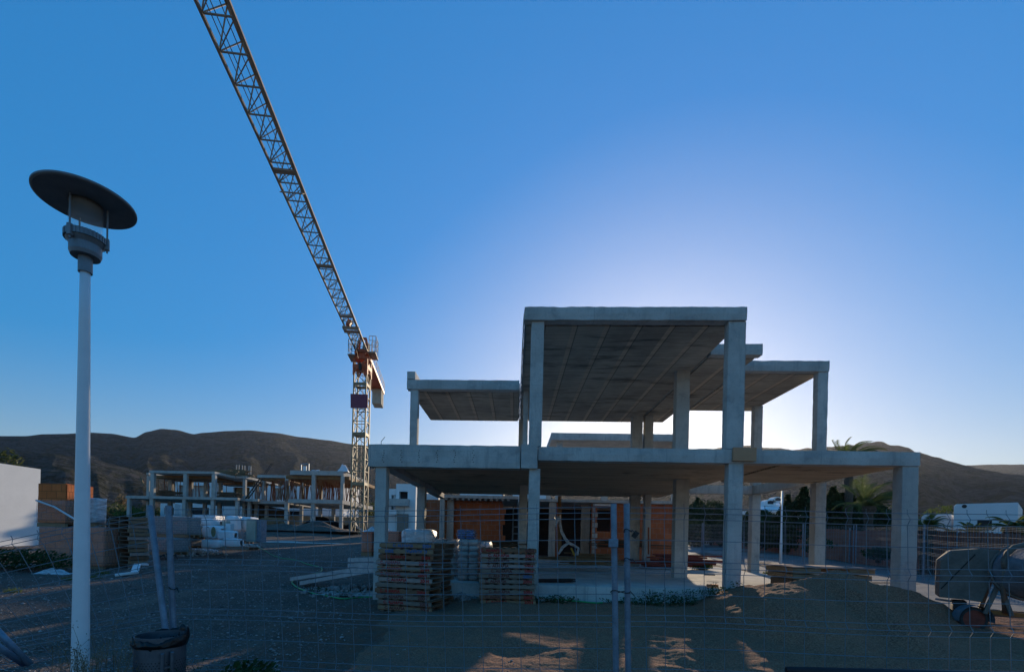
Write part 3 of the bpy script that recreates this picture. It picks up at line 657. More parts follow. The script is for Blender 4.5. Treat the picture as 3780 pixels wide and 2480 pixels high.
# ------------------------------------------------------------------ pallets
def pallet_parts(root, mat, mat2, w, d, h):
    for i, y in enumerate((0, d/2-.02, d-.04)):
        MB().box(-w/2, y, .015, w/2, y+.04, h-.015).build('stringer', mat if i == 0 else mat2, root, bevel=.004)
    tp = MB(); n = 7
    for i in range(n): x = -w/2+.015+(w-.125)*i/(n-1)+random.uniform(-.012, .012); tp.box(x, random.uniform(.012, .03), h-.0145, x+.095, d+random.uniform(-.01, .01), h)
    tp.build('deck', mat2, root)
    bt = MB()
    for i in range(4): x = -w/2+.03+(w-.16)*i/3; bt.box(x, .02, 0, x+.10, d-.01, .0145)
    bt.build('bottom_boards', mat2, root)
def pallet_stack(n, loc, rz, w, d, pitch, desc, group, style, slope=0):
    for i in range(n):
        k = n-1-i
        ordn = ['topmost', 'second from top', 'third from top', 'fourth from top', 'fifth from top', 'sixth from top', 'seventh from top', 'seventh from bottom', 'sixth from bottom', 'fifth from bottom', 'fourth from bottom', 'third from bottom', 'second from bottom', 'bottom'] if n == 14 else \
               ['topmost', 'second from top', 'third from top', 'fourth from top', 'fifth from top', 'sixth from top', 'middle one', 'sixth from bottom', 'fifth from bottom', 'fourth from bottom', 'third from bottom', 'second from bottom', 'bottom']
        wm, ink, mark, dx = style(k)
        lab = f"{wm[1]} pallet{mark}, {ordn[k]} in {desc}"
        o = T('pallet', lab, 'pallet', (0, 0, 0), rz+random.uniform(-.025, .025), group)
        p = Vector(loc)+Matrix.Rotation(rz, 3, 'Z') @ Vector((dx+slope*k, random.uniform(-.03, .03), 0)); o.location = (p.x, p.y, loc[2]+i*pitch)
        pallet_parts(o, wm[0], WOODS[random.choice((0, 1, 1, 2))], w, d, pitch-.006)
        if ink:
            up = mark.endswith('upside down')
            za = .03 if not up else .09
            lettering(TXT_A, ink[0], (-w/2+.10+ink[2] if not up else w/2-.12, -.0025, za), o, up)
            lettering(TXT_Y, ink[1], (w/2-.24 if not up else -w/2+.34, -.0025, za-.004), o, up)
names = ['weathered', 'greyed', 'dark', 'pale', 'white painted']
wd = lambda i: (WOODS[i], names[i])
RI, BI, FI = M['red_ink'], M['blue_ink'], M['faded_ink']
def styleA(k):
    t = [(0, (BI, BI, .2), ' stencilled in blue', .02), (0, (BI, BI, .2), ' stencilled in blue upside down', .02), (2, (RI, RI, .06), ' with faded red stencils', 0), (3, (RI, RI, .0), ' with smeared red stencils', -.03), (0, (RI, RI, 0), ' with crisp red stencils', .0), (1, (RI, RI, .02), ' with red stencils', -.05),
         (3, (RI, RI, .1), ' with red stencils', .0), (1, None, ' without stencils', -.05), (2, (RI, RI, .02), ' with red stencils', -.05), (1, (FI, FI, .08), ' with faint stencils', -.04), (1, (RI, FI, .04), ' with red stencils', .0), (0, (FI, FI, .06), ' with dark stencils', .0), (3, None, ' without stencils', .02), (3, None, ' half buried in sand', .02)]
    i, ink, mk, dx = t[k]; return wd(i), ink, mk, dx
def styleB(k):
    t = [(2, (RI, FI, -.1), ' with rubbed red stencils', -.02), (3, (RI, RI, .05), ' with red stencils', -.01), (1, (FI, FI, .05), ' with faint stencils', .0), (3, (FI, RI, .05), ' with thin stencils', -.01), (1, (FI, RI, .12), ' with red stencils', .0), (1, (FI, BI, .1), ' with a blue year', -.02),
         (1, (FI, RI, .03), ' with red stencils', -.01), (1, None, ' without stencils', .02), (1, (FI, RI, .1), ' with red stencils', .01), (2, (FI, RI, .02), ' with dull stencils', .02), (0, (RI, RI, .02), ' with red stencils', .05), (4, None, ', tilted', .07), (2, None, ' sunk in sand', .05)]
    i, ink, mk, dx = t[k]; return wd(i), ink, mk, dx
pA = gnd(1400, 2290); pB = gnd(1592, 2308)
pl_ = at(1390, 2292, 9.3); pr_ = at(1590, 2306, 9.02)
ang = math.atan2(pr_.y-pl_.y, pr_.x-pl_.x); c_ = (pl_+pr_)/2
zb = pl_.z*.5+pr_.z*.5
top = at(1400, 2000, 9.3); pitchA = (top.z-zb)/14
pallet_stack(14, (c_.x, c_.y, zb), ang, (pr_-pl_).length, 1.15, pitchA, 'the tall front left stack', 'pallets in the tall front left stack', styleA)
pl2 = at(1782, 2268, 9.75); pr2 = at(1988, 2262, 9.83); ang2 = math.atan2(pr2.y-pl2.y, pr2.x-pl2.x); c2 = (pl2+pr2)/2
top = at(1800, 2020, 9.8); pitchB = (top.z-pl2.z)/13
pallet_stack(13, (c2.x-.05, c2.y, pl2.z), ang2, (pr2-pl2).length, 1.1, pitchB, 'the front right stack', 'pallets in the front right stack', styleB, slope=-.006)
# far left stack
pl3 = at(478, 2098, 15.0); zb = pl3.z; top = at(478, 1905, 15.0)
def styleC(k):
    i = (0, 0, 3, 0, 0, 3, 0, 1, 0, 3, 2, 0, 1)[k]; dx = (0, -.02, .02, .0, .03, -.03, .04, -.02, .02, .05, .04, .04, .04)[k]
    return wd(i), None, (' lit by the sun', ' with broken end')[k % 2 == 1 and k > 3] if False else ' unmarked', dx
pallet_stack(13, (pl3.x, pl3.y+.36, zb), R(83), .72, .80, (top.z-zb)/13, 'the stack by the orange bricks', 'pallets in the far left stack', styleC)

# ------------------------------------------------------------------ wrapped packs
def pack(name, label, cat, c0, wdt, dep, h, mat, rz=0, wrap='film', end=None, group=None, base=True, puff=.012, top=None):
    o = T(name, label, cat, c0, rz, group)
    z = 0
    if base:
        pb = MB()
        for y in (0, dep/2-.05, dep-.1): pb.box(-wdt/2, y, 0, wdt/2, y+.1, .10)
        pb.box(-wdt/2, 0, .10, wdt/2, dep, .125); pb.build('pallet_base', WOODS[0], o); z = .127
    MB().rbox(-wdt/2, .0, z, wdt/2, dep, h, .18, puff).build('goods', mat, o)
    if end:
        MB().box(wdt/2+.004, .03, z+.02, wdt/2+.02, dep-.03, h-.02).build('end_face', end, o)
    if wrap:
        MB().rbox(-wdt/2-.03, -.03, z+.0, wdt/2+.035, dep+.03, h+.02 if top is None else top, .12, .016).build('film_wrap', M[wrap], o, smooth=True)
    return o
def put(x0, x1, yb, Y, ytop):        # photo pixels -> bottom centre, width, height of something standing at depth Y
    a, b = at(x0, yb, Y), at(x1, yb, Y); t = at((x0+x1)/2, ytop, Y); c = (a+b)/2
    return c, (b-a).length, t.z-c.z
BG = 'packs of orange brick by the white wall'
c, w_, h_ = put(142, 262, 2102, 14.6, 1945); pack('brick_pack', 'orange brick pack low in the pile, left one, under clear film', 'brick pack', c, w_*.985, .98, h_, M['brick_pack'], 0, 'film', None, BG)
c, w_, h_ = put(263, 381, 2104, 14.6, 1945); pack('brick_pack', 'orange brick pack low in the pile, right one behind the lamp post', 'brick pack', c, w_*.985, .98, h_, M['brick_pack'], 0, 'film', M['brick_end'], BG)
c, w_, h_ = put(136, 240, 1944, 14.65, 1783); pack('brick_pack', 'tall unwrapped orange brick pack on top of the pile with torn film', 'brick pack', c, w_, 1.0, h_, M['brick_top'], 0, 'film', M['brick_end'], BG, top=h_*.62)
c, w_, h_ = put(292, 350, 1944, 15.2, 1838); pack('brick_pack', 'pale film wrapped brick pack on top beside the lamp post', 'brick pack', c, w_, .4, h_, M['brick_end'], 0, 'film_white', None, BG)
for pts, lab in (([(133, 1846), (200, 1870), (275, 1915)], 'white strap hanging slack across the upper brick pack'),):
    P = [at(x, y, 14.55) for x, y in pts]; mb = MB(); mb.path(P, .03, 5); tag(mb.build('packing_strap', M['cloth']), lab, 'strap')
# torn plastic on the ground
def crumple(name, label, cat, c, rx, ry, h, mat, seed=0, n=16, group=None):
    mb = MB(); mb.grid(n, n, lambda u, v: Vector(c)+Vector(((u-.5)*2*rx, (v-.5)*2*ry, max(0, (1-abs(2*u-1)**2.5)*(1-abs(2*v-1)**2.5))*h*(.7+.9*mn.noise(Vector((u*4, v*4, seed))))+.01+.02*mn.noise(Vector((u*9, v*9, seed+4))))))
    return tag(mb.build(name, mat, smooth=True), label, cat, group)
c = gnd(200, 2118); crumple('torn_plastic', 'crumpled bluish plastic sheet lying before the orange bricks', 'plastic sheet', (c.x, c.y, c.z), .5, .2, .15, M['film_white'], 3)
c = gnd(472, 2122)
mb = MB(); P0, P1, P2, P3 = gnd(425, 2128), gnd(487, 2126), gnd(497, 2108), gnd(528, 2103)
for k in range(3):
    off = Vector((0, .09*k, .0)); mb.path([q+off+Vector((0, 0, .04+z)) for q, z in ((P0, 0), (lerp(P0, P1, .6), .03), (P1, .05), (P2, .16), (P3, .12))], .045, 5)
tag(mb.build('profile_strips', M['bag_white']), 'bent white plastic profiles lying on the gravel before the pallet stack', 'profiles')

# ------------------------------------------------------------------ goods in the middle distance, left
GY = 22.0
def gpack(x0, x1, yb, yt, dY, name, label, cat, mat, dep=.9, wrap=None, group=None, base=True, end=None, puff=.012, rz=0):
    c, w_, h_ = put(x0, x1, yb, dY, yt); return pack(name, label, cat, c, w_, dep, h_, mat, rz, wrap, end, group, base, puff)
gpack(548, 640, 2048, 1985, 18.6, 'block_pack', 'dark wrapped block pack on the ground behind the leaning posts', 'block pack', M['block'], .9, 'film')
gpack(563, 690, 1982, 1905, 19.2, 'block_pack', 'grey wrapped paver pack stacked on top behind the leaning posts', 'block pack', M['block'], .9, 'film')
gpack(657, 703, 2024, 1985, 21, 'block_pack', 'grey block cube on the ground carrying loose blocks', 'block pack', M['block'], 1.0, None, None, True, M['block'])
c0, w0, h0 = put(657, 735, 1985, 21.2, 1978)
pt_ = T('pallet', 'thin brown pallet lying on the grey block cube', 'pallet', c0); pallet_parts(pt_, WOODS[2], WOODS[2], 1.0, .9, .11)
for q, (dx, dz) in enumerate([(-.42, .11), (-.22, .11), (-.02, .11), (.18, .11), (.38, .11), (-.3, .31), (-.1, .31), (.1, .31), (.3, .31)]):
    o = MB().rbox(-.095, 0, 0, .095, .4, .195, .1, .004).build('concrete_block', M['block']); o.location = c0+Vector((dx, .1+.02*(q % 3), dz))
    tag(o, 'loose grey concrete block in the heap on the thin brown pallet', 'block', 'loose blocks on the thin pallet')
def soft(name, label, cat, x0, x1, yb, yt, dY, dep, mat, group=None, rz=0, ends=None, jit=.03):
    c, w_, h_ = put(x0, x1, yb, dY, yt); o = T(name, label, cat, c, rz, group); n = 20
    sp = MB(); vs = []
    def sup(t, a, b, e=.38): return (math.copysign(abs(math.cos(t))**e, math.cos(t))*a, math.copysign(abs(math.sin(t))**e, math.sin(t))*b)
    def fn(u, v):
        y, z = sup(2*math.pi*v, dep/2, h_/2); s = 2*u-1; k_ = max(.02, (1-abs(s)**7))**.35
        p = Vector((s*w_/2, y*k_+dep/2, z*(.35+.65*k_)+h_/2)); return p+mn.noise_vector(p*4+Vector((x0, yb, 0)))*jit
    sp.grid(n, 22, fn); sp.build('body', mat, o, smooth=True)
    if ends:
        for i in range(ends): 
            e = MB(); x = -w_/2+w_*(i+.5)/ends; e.lathe([(0, -.01), (.8, -.008), (1, 0)], n=16, m=Matrix.Translation((x, -.0, h_*.5)) @ Matrix.Rotation(R(90), 4, 'X') @ Matrix.Diagonal((w_/ends*.40, h_*.40, 1, 1))); e.build('roll_end', M['mineral'], o)
    return o
IG = 'white insulation bales by the block cube'
soft('insulation_bale', 'white wrapped bale of rolls with three greenish ends, on the rubble', 'insulation bale', 733, 798, 1985, 1938, 20.6, .9, M['bag_white'], IG, 0, 3)
soft('insulation_bale', 'white sloping bale leaning above the roll ends, sunlit right end', 'insulation bale', 705, 790, 1942, 1914, 21.4, 1.2, M['bag_white'], IG, 0)
soft('insulation_bale', 'white printed bale on the ground, left of the front pair', 'insulation bale', 735, 815, 2024, 1990, 20.2, .7, M['bag_white'], IG)
soft('insulation_bale', 'white printed bale on the ground, right of the front pair', 'insulation bale', 812, 874, 2020, 1987, 20.3, .7, M['bag_white'], IG)
soft('insulation_bale', 'white printed bale lying on the front pair beside the boards', 'insulation bale', 795, 853, 1990, 1957, 20.6, .7, M['bag_white'], IG)
for (x0, x1, yb, yt, dY, mt, lab, nm, ct) in ((818, 836, 1965, 1921, 21.5, 'ballast', 'upright cream board leaning behind the white bales', 'insulation_board', 'board'), (832, 850, 1965, 1931, 21.3, 'bag_white', 'upright white perforated board before the cream board', 'insulation_board', 'board')):
    c, w_, h_ = put(x0, x1, yb, dY, yt); tag(MB().rbox(c.x-w_/2, c.y, c.z-.3, c.x+w_/2, c.y+.3, c.z+h_, .15, .006).build(nm, M[mt]), lab, ct)
SG = 'bluish sack pallets before the far frame'
soft('sack_pallet', 'bluish film covered sack pallet, left of two before the far frame', 'sack pallet', 826, 878, 1962, 1903, 25, 1.0, M['bag_white'], SG, 0, None, .05)
soft('sack_pallet', 'bluish film covered sack pallet, right of two before the far frame', 'sack pallet', 874, 925, 1960, 1906, 25.5, 1.0, M['bag_white'], SG, 0, None, .05)
gpack(846, 905, 2005, 1962, 23.8, 'block_pack', 'dark block pack low behind the white bales', 'block pack', M['block'], .8, 'film')
gpack(716, 790, 1965, 1902, 25.6, 'board_pack', 'white board pack under striped film behind the sloping bale', 'board pack', M['bag_white'], .9, 'film_white')
c, w_, h_ = put(908, 942, 2000, 22, 1914); tag(MB().rbox(c.x-w_/2, c.y, c.z, c.x+w_/2, c.y+.5, c.z+h_, .3, .003).build('metal_cabinet', M['ballast']), 'tall cream metal cabinet standing on the gravel', 'cabinet')
c, w_, h_ = put(944, 963, 2000, 22.1, 1916); tag(MB().rbox(c.x-w_/2, c.y, c.z, c.x+w_/2, c.y+.5, c.z+h_, .3, .003).build('metal_cabinet', M['galv']), 'narrow blue grey cabinet beside the cream cabinet', 'cabinet')
c, w_, h_ = put(815, 916, 2030, 19.6, 2018); o = T('pallet', 'flat dark pallet lying alone before the white bales', 'pallet', c, R(4)); pallet_parts(o, WOODS[1], WOODS[2], w_, .9, .13)
def rubble(name, label, px, py, n, rx, ry, s0, s1, mat, hh=.15):
    c = gnd(px, py); mb = MB()
    for i in range(n):
        a, d = random.uniform(0, 6.28), random.random()**.6; x, y = c.x+rx*d*math.cos(a), c.y+ry*d*math.sin(a); s = random.uniform(s0, s1)*(1.2-d*.5)
        m = Matrix.Translation((x, y, gz(x, y)+s*.3+max(0, hh*(1-d)))) @ Matrix.Rotation(random.uniform(0, 6), 4, Vector((random.random(), random.random(), random.random()+.1)).normalized())
        mb.box(-s, -s*random.uniform(.5, 1), -s*random.uniform(.4, .8), s, s*random.uniform(.5, 1), s*random.uniform(.4, .8), m)
    return tag(mb.build(name, mat), label, 'rubble', kind='stuff')
rubble('rubble', 'pale rubble strewn before the block cube', 690, 2045, 160, 1.9, .9, .02, .10, M['concrete_far'])
rubble('rubble', 'pale broken stones beside the flat pallet', 905, 2018, 90, 1.0, .5, .03, .12, M['concrete_far'])
rubble('rubble', 'white litter and stones at the foot of the bales', 745, 2036, 50, 1.0, .3, .03, .1, M['bag_white'])
rubble('rubble', 'bluish rubble and mortar spill beside the left column', 1310, 2185, 260, 1.3, 1.0, .012, .05, M['spill'])
rubble('rubble', 'grey rubble between the two front pallet stacks', 1700, 2225, 200, .9, .35, .015, .05, M['spill'])
rubble('rubble', 'grey rubble at the foot of the ground slab', 2090, 2232, 200, 1.5, .15, .012, .04, M['spill'], .03)

# ------------------------------------------------------------------ packs and sacks by the left column
c, w_, h_ = put(1334, 1370, 2052, 14.5, 1962); pack('brick_pack', 'reddish wrapped tile pack with a white film peak left of the column', 'brick pack', c, .34, .9, h_, M['brick_pack'], 0, 'film', None, 'tile packs by the left column')
c, w_, h_ = put(1418, 1470, 2052, 14.0, 1960); pack('brick_pack', 'reddish wrapped tile pack just right of the left column', 'brick pack', c, w_, .9, h_, M['brick_pack'], 0, 'film', None, 'tile packs by the left column')
c, w_, h_ = put(1336, 1372, 1962, 14.45, 1944); crumple('film_cap', 'white film bunched on the tile packs', 'film', (c.x+.25, c.y+.4, c.z), .45, .5, .2, M['film_white'], 9)
c, w_, h_ = put(1472, 1600, 2052, 12.6, 1952); o = soft('sack_pallet', 'rounded white film covered sack pallet behind the tall pallets', 'sack pallet', 1472, 1600, 2052, 1952, 12.6, 1.0, M['film_white']); MB().rbox(-.4, .15, .05, .4, .85, h_*.8, .15, .02).build('sacks', M['bag_white'], o)
zt = .70
def sacks(name, label, x0, x1, Y, yt, n, mat, z0=None, group=None):
    a, b = at(x0, yt, Y), at(x1, yt, Y); o = T(name, label, 'sack pallet', ((a.x+b.x)/2, Y, z0 if z0 is not None else zt), 0, group); w_ = b.x-a.x; H_ = a.z-o.location.z; hh = H_/n
    for i in range(n):
        mb = MB(); 
        for half in (-1, 1):
            def fn(u, v, half=half, i=i):
                s = 2*u-1; t = 2*math.pi*v; k_ = (1-abs(s)**6)**.5 if abs(s) < 1 else 0
                y = math.copysign(abs(math.cos(t))**.5, math.cos(t))*.35*(.8+.2*k_)+.36; z = math.copysign(abs(math.sin(t))**.8, math.sin(t))*hh*.56*k_
                return Vector((half*w_/4+s*w_/4*.99, y, hh*(i+.5)+z))+mn.noise_vector(Vector((u*3+i, v*3, half+i*2)))*.02
            mb.grid(12, 14, fn)
        mb.build('sack_layer', mat, o, smooth=True)
    MB().rbox(-w_/2-.03, -.03, .0, w_/2+.03, .76, H_+.02, .1, .03).build('film_wrap', M['film'], o, smooth=True)
    return o
sacks('sack_pallet', 'film wrapped brown cement sacks on the slab between the pallet stacks', 1690, 1768, 10.75, 1990, 7, M['bag'])
sacks('sack_pallet', 'low film wrapped sack row on the slab behind the left pallets', 1600, 1690, 11.9, 1990, 6, M['bag'])
sacks('sack_pallet', 'loose film covered sacks right of the brown cement sacks', 1768, 1810, 11.2, 2000, 6, M['bag_white'])
sacks('sack_bundle', 'bright blue plastic sack bundle on top of the cement sacks', 1688, 1750, 11.2, 1955, 4, M['blue_bag'], at(1700, 1988, 11.2).z)['category'] = 'sack bundle'

# ------------------------------------------------------------------ timber, props, rebar on and around the slab
def bundle(name, cat, label, group, px0, px1, pyb, Y, dz, n, L, r, mat, dirx=1.0, spread=.5, seed=1, tilt=.06, z=None, sq=True):
    a, b = at(px0, pyb, Y), at(px1, pyb, Y); rd = random.Random(seed); z = a.z if z is None else z
    for i in range(n):
        lv = int(i/max(1, n*.42)*1.0); cx = rd.uniform(a.x, b.x); y = Y+rd.uniform(0, spread); an = rd.uniform(-tilt, tilt)*3+(0 if dirx else R(90)); l = L*rd.uniform(.7, 1.1); zz = z+r+(i/n)*dz
        d = Vector((math.cos(an), math.sin(an), rd.uniform(-tilt, tilt)*.6))*l/2; c = Vector((cx, y, zz)); mb = MB()
        if sq: mb.bar(c-d, c+d, r*rd.uniform(3, 6), r*2)
        else: mb.path([c-d, c+d], r, 7)
        tag(mb.build(name, M[mat] if isinstance(mat, str) else mat), label, cat, group)
bundle('plank', 'plank', 'loose scrap plank in the heap before the brick doorway', 'planks before the brick doorway', 2160, 2225, 2080, 15.5, .33, 22, 1.3, .014, 'plank', seed=3)
bundle('plank', 'plank', 'long scrap plank in the low pile right of the doorway heap', 'planks on the slab by the gate posts', 2140, 2255, 2086, 14.6, .16, 14, 1.4, .014, 'plank', seed=5)
bundle('plank', 'plank', 'plank in the pile raised against the right brick wall', 'planks stacked on the brick wall', 2240, 2440, 2020, 19.6, .35, 20, 1.7, .018, 'plank_dark', seed=8, tilt=.03)
bundle('plank', 'plank', 'plank in the dim pile behind the right pallet stack', 'planks behind the right pallet stack', 1830, 1890, 2030, 15, .3, 14, 1.1, .016, 'plank_dark', seed=11)
bundle('plank', 'plank', 'plank low behind the gate posts on the slab', 'planks low at mid slab', 2020, 2110, 2066, 18.5, .12, 8, 1.2, .016, 'plank', seed=12)
bundle('steel_prop', 'prop', 'red steel prop in the pile at the right columns', 'red props on the slab', 2480, 2600, 2092, 17.3, .42, 16, 2.1, .03, 'rust', seed=14, tilt=.05, sq=False)
bundle('steel_prop', 'prop', 'dull red prop low between the inner columns', 'red props behind the inner column', 2400, 2480, 2096, 17.0, .22, 9, 1.8, .03, 'rust', seed=17, tilt=.07, sq=False)
mb = MB(); a, b = at(1975, 2142, 10.9), at(2126, 2146, 11.0); rd = random.Random(4); z0_ = .715
for i in range(40):
    o1, o2 = rd.uniform(-.10, .10), rd.uniform(0, .075); mb.path([Vector((a.x-.5, 10.85+o1*.6, z0_+o2*.5)), Vector(((a.x+b.x)/2, 10.9+o1, z0_+o2)), Vector((b.x+rd.uniform(-.12, .0), 10.95+o1, z0_+o2+.01))], .007, 5)
tag(mb.build('rebar_bundle', M['rebar']), 'bundle of dark thin rods lying on the slab edge by the column', 'rebar bundle')
a, b = at(1985, 2208, 10.2), at(2095, 2220, 10.1); tag(MB().bar(a, b, .05, .03).build('plank', WOODS[3]), 'single pale batten lying at the foot of the slab', 'plank')
tag(MB().bar(at(2600, 2120, 13), at(2640, 2121, 12.9), .1, .03).build('plank', M['plank']), 'single short plank lying on the slab between right columns', 'plank')
o = MB().rbox(-.11, 0, 0, .11, .12, .07, .06, .004).build('brick', M['brick_pack']); o.location = at(2634, 2172, 10.7); o.location.z = .706; tag(o, 'single orange brick on the slab edge beside the front column', 'brick')
tag(MB().bar(at(2108, 2022, 15), at(2122, 2050, 15), .05).build('plank', simple('yellow_batten', (.55, .35, .05), .7)), 'short yellow batten leaning on the doorway planks', 'plank')
tag(MB().bar(at(2394, 1945, 17.6), at(2394, 2045, 17.6), .05).build('plank', M['prop']), 'thin red brown upright post beside the twin columns', 'post')
# hanging white rag at the doorway
pts = [(2058, 1905), (2066, 1925), (2072, 1960), (2085, 1985), (2098, 2003), (2118, 2012), (2136, 2022)]
mb = MB(); P = [at(x, y, 15.4) for x, y in pts]; mb.path(P, [.11, .05, .045, .05, .055, .04, .03], 7); mb.path([P[4], at(2078, 2018, 15.3), at(2064, 2040, 15.3), at(2062, 2046, 15.3)], [.045, .05, .04, .01], 7); mb.path([at(2050, 1945, 15.4), at(2056, 1922, 15.4), at(2064, 1912, 15.4)], [.01, .07, .05], 7)
mb.path([P[-1], at(2130, 2048, 15.3)], [.03, .05], 6)
tag(mb.build('plastic_rag', M['film_white'], smooth=True), 'twisted white plastic strip hanging before the dark doorway', 'plastic strip')
tag(MB().path([at(2066, 1830, 15.6), at(2066, 2030, 15.6)], .06, 8).build('post', M['prop_ply']), 'orange brown post holding the twisted plastic strip', 'post')
# ladder
a, b = at(1893, 1870, 17.6), at(1893, 2045, 17.0); a.x, b.x = at(1893, 1950, 17.3).x, at(1893, 1950, 17.3).x
ld = T('ladder', 'aluminium ladder leaning in the dark bay behind the slab', 'ladder', b)
for s in (0, .36): MB().bar((s, 0, 0), (s, a.y-b.y, a.z-b.z), .05).build('rail', M['galv'], ld)
for i in range(1, 7): MB().bar((0, (a.y-b.y)*i/7, (a.z-b.z)*i/7), (.36, (a.y-b.y)*i/7, (a.z-b.z)*i/7), .035).build('rung', M['galv'], ld)
# metal channels on the ground at the left column
CG = 'white metal channels by the left column'
def channel(label, A, B, w=.26):
    A, B = Vector(A), Vector(B); d = (B-A).normalized(); s = d.cross(Vector((0, 0, 1))).normalized(); mb = MB(); u = Vector((0, 0, 1))
    prof = [(-w/2, .09), (-w/2, 0), (-w/6, .0), (-w/6, .05), (w/6, .05), (w/6, 0), (w/2, 0), (w/2, .09)]
    vs = [A+s*x+u*z for x, z in prof]+[B+s*x+u*z for x, z in prof]+[A+s*x*.97+u*(z+.006) for x, z in prof]+[B+s*x*.97+u*(z+.006) for x, z in prof]; n = len(prof)
    mb.add(vs, [(i, i+1, i+1+n, i+n) for i in range(n-1)]+[(i+2*n, i+3*n, i+1+3*n, i+1+2*n) for i in range(n-1)]+[(i, i+2*n, i+1+2*n, i+1) for i in range(n-1)]); return tag(mb.build('metal_channel', M['channel']), label, 'channel', CG)
A = gnd(1085, 2150); A.z += .06; B = at(1392, 2098, 11.3); channel('long white channel reaching furthest left over the dark soil', A, B)
A = gnd(1118, 2162); A.z += .03; channel('long white channel nearest, below the longest one', A, at(1392, 2110, 10.9), .2)
A = at(1296, 2072, 11.9); channel('short white channel raised on top beside the column', A, at(1400, 2070, 11.7), .3)
A = at(1296, 2092, 11.8); channel('short bluish channel just under the raised one', A, at(1400, 2088, 11.6), .3)
# green hose
pts = [(935, 2012), (975, 2030), (1020, 2055), (1060, 2064), (1100, 2070), (1130, 2082), (1170, 2092), (1187, 2098), (1185, 2110), (1160, 2120), (1120, 2135), (1085, 2145), (1078, 2153), (1100, 2172), (1150, 2190), (1200, 2201), (1260, 2212), (1330, 2208), (1400, 2205), (1560, 2205), (1680, 2204), (1790, 2216), (1960, 2225), (2100, 2243), (2240, 2252)]
P = [gnd(x, y) for x, y in pts]; Q = []
for i in range(len(P)-1):
    for t in range(6):
        a, b, c, d = P[max(0, i-1)], P[i], P[i+1], P[min(len(P)-1, i+2)]; t_ = t/6
        q = .5*((2*b)+(c-a)*t_+(2*a-5*b+4*c-d)*t_*t_+(3*b-a-3*c+d)*t_**3); q.z = max(gz(q.x, q.y), sand_h(q.x, q.y) if q.x > -3.5 and q.y < 11.2 else -9)+.02; Q.append(q)
tag(MB().path(Q, .016, 6).build('garden_hose', M['green'], smooth=True), 'thin green hose winding over the gravel past the pallets', 'hose')

# ------------------------------------------------------------------ shutter table behind the heap
tb = T('shutter_table', 'low stack of brown shuttering boards on bearers behind the sand heap', 'board stack', at(3080, 2110, 10.9)); L0 = tb.location
x0, x1 = at(2926, 2100, 10.9).x-L0.x, at(3232, 2110, 10.9).x-L0.x
MB().rbox(x0, -.02, .07, x1, 1.2, .10, .2, .005).build('top_board', WOODS[3], tb)
for i, (xa, xb) in enumerate(((x0, x0+.62), (x1-.55, x1))):
    MB().rbox(xa, .0, -.06, xb, 1.15, .065, .2, .008).build('board_block', M['plank'], tb); MB().rbox(xa+.02, .02, -.19, xb-.05, 1.1, -.07, .2, .008).build('board_block', M['plank'], tb)
MB().box(x0+.05, .1, -.75, x0+.25, 1.0, -.195).build('bearer', M['plank_dark'], tb); MB().box(x1-.3, .1, -.75, x1-.1, 1.0, -.195).build('bearer', M['plank_dark'], tb)

# ------------------------------------------------------------------ concrete mixer
mc = at(3600, 2290, 8.9); MA = R(-36); MD = Vector((math.cos(MA), math.sin(MA), 0)); MN = Vector((-math.sin(MA), math.cos(MA), 0))
mx = T('concrete_mixer', 'cement crusted wheeled concrete mixer at the right edge behind the fence', 'concrete mixer', mc, MA)
def ml(x, y): q = ray(x, y); q = EYE+q*((mc-EYE).dot(MN)/q.dot(MN))-mc; return (q.dot(MD), q.z)
hs_ = [ml(3466, 2172), ml(3471, 2068), ml(3515, 2031), ml(3615, 2024), ml(3690, 2030), ml(3672, 2120), ml(3625, 2222), ml(3560, 2212), ml(3466, 2203)]
hb_ = MB(); hb_.prism(hs_, 0, .75); hb_.build('motor_housing', M['mixer'], mx, bevel=.012)
a, b = ml(3473, 2172), ml(3600, 2045); MB().bar((a[0], -.004, a[1]), (b[0], -.004, b[1]), .012, .02).build('panel_seam', M['black'], mx)
a, b = ml(3516, 2029), ml(3616, 2021); MB().bar((a[0], .02, a[1]+.012), (b[0], .02, b[1]+.012), .05, .02).build('lid_edge', M['mixer'], mx)
for (xa, ya, xb, yb_, dy, w_) in ((3700, 2120, 3632, 2262, -.06, .11), (3690, 2160, 3730, 2270, -.08, .10), (3690, 2120, 3640, 2262, .6, .1)):
    a, b = ml(xa, ya), ml(xb, yb_); MB().bar((a[0], dy, a[1]), (b[0], dy, b[1]), w_, .06).build('leg', M['mixer'], mx, bevel=.008)
a, b = ml(3600, 2262), ml(3860, 2280); MB().bar((a[0], .3, a[1]), (b[0], .3, b[1]), .12, .12).build('axle_beam', M['mixer'], mx)
a, b = ml(3630, 2255), ml(3790, 2272); MB().bar((a[0], .02, a[1]), (b[0], .02, b[1]), .03, .07).build('frame_rail', M['mixer_orange'], mx)
wc = ml(3588, 2282)
wm = Matrix.Translation((wc[0], -.02, wc[1])) @ Matrix.Rotation(R(20), 4, 'Z') @ Matrix.Rotation(R(90), 4, 'X')
wh = MB().lathe([(.16, -.06), (.20, -.065), (.215, -.03), (.215, .03), (.20, .065), (.16, .06)], n=28, m=wm).build('wheel', M['tyre'], mx, smooth=True)
MB().lathe([(0, -.03), (.08, -.035), (.10, -.01), (.16, -.05), (.165, .05), (0, .05)], n=24, m=wm).build('rim', M['rust'], wh)
fd = MB(); fd.grid(14, 3, lambda u, v: wm @ Vector((.25*math.cos(R(-10)+R(200)*u), .25*math.sin(R(-10)+R(200)*u), -.10+.24*v))); fd.build('fender', M['mixer_drum'], mx, smooth=True)
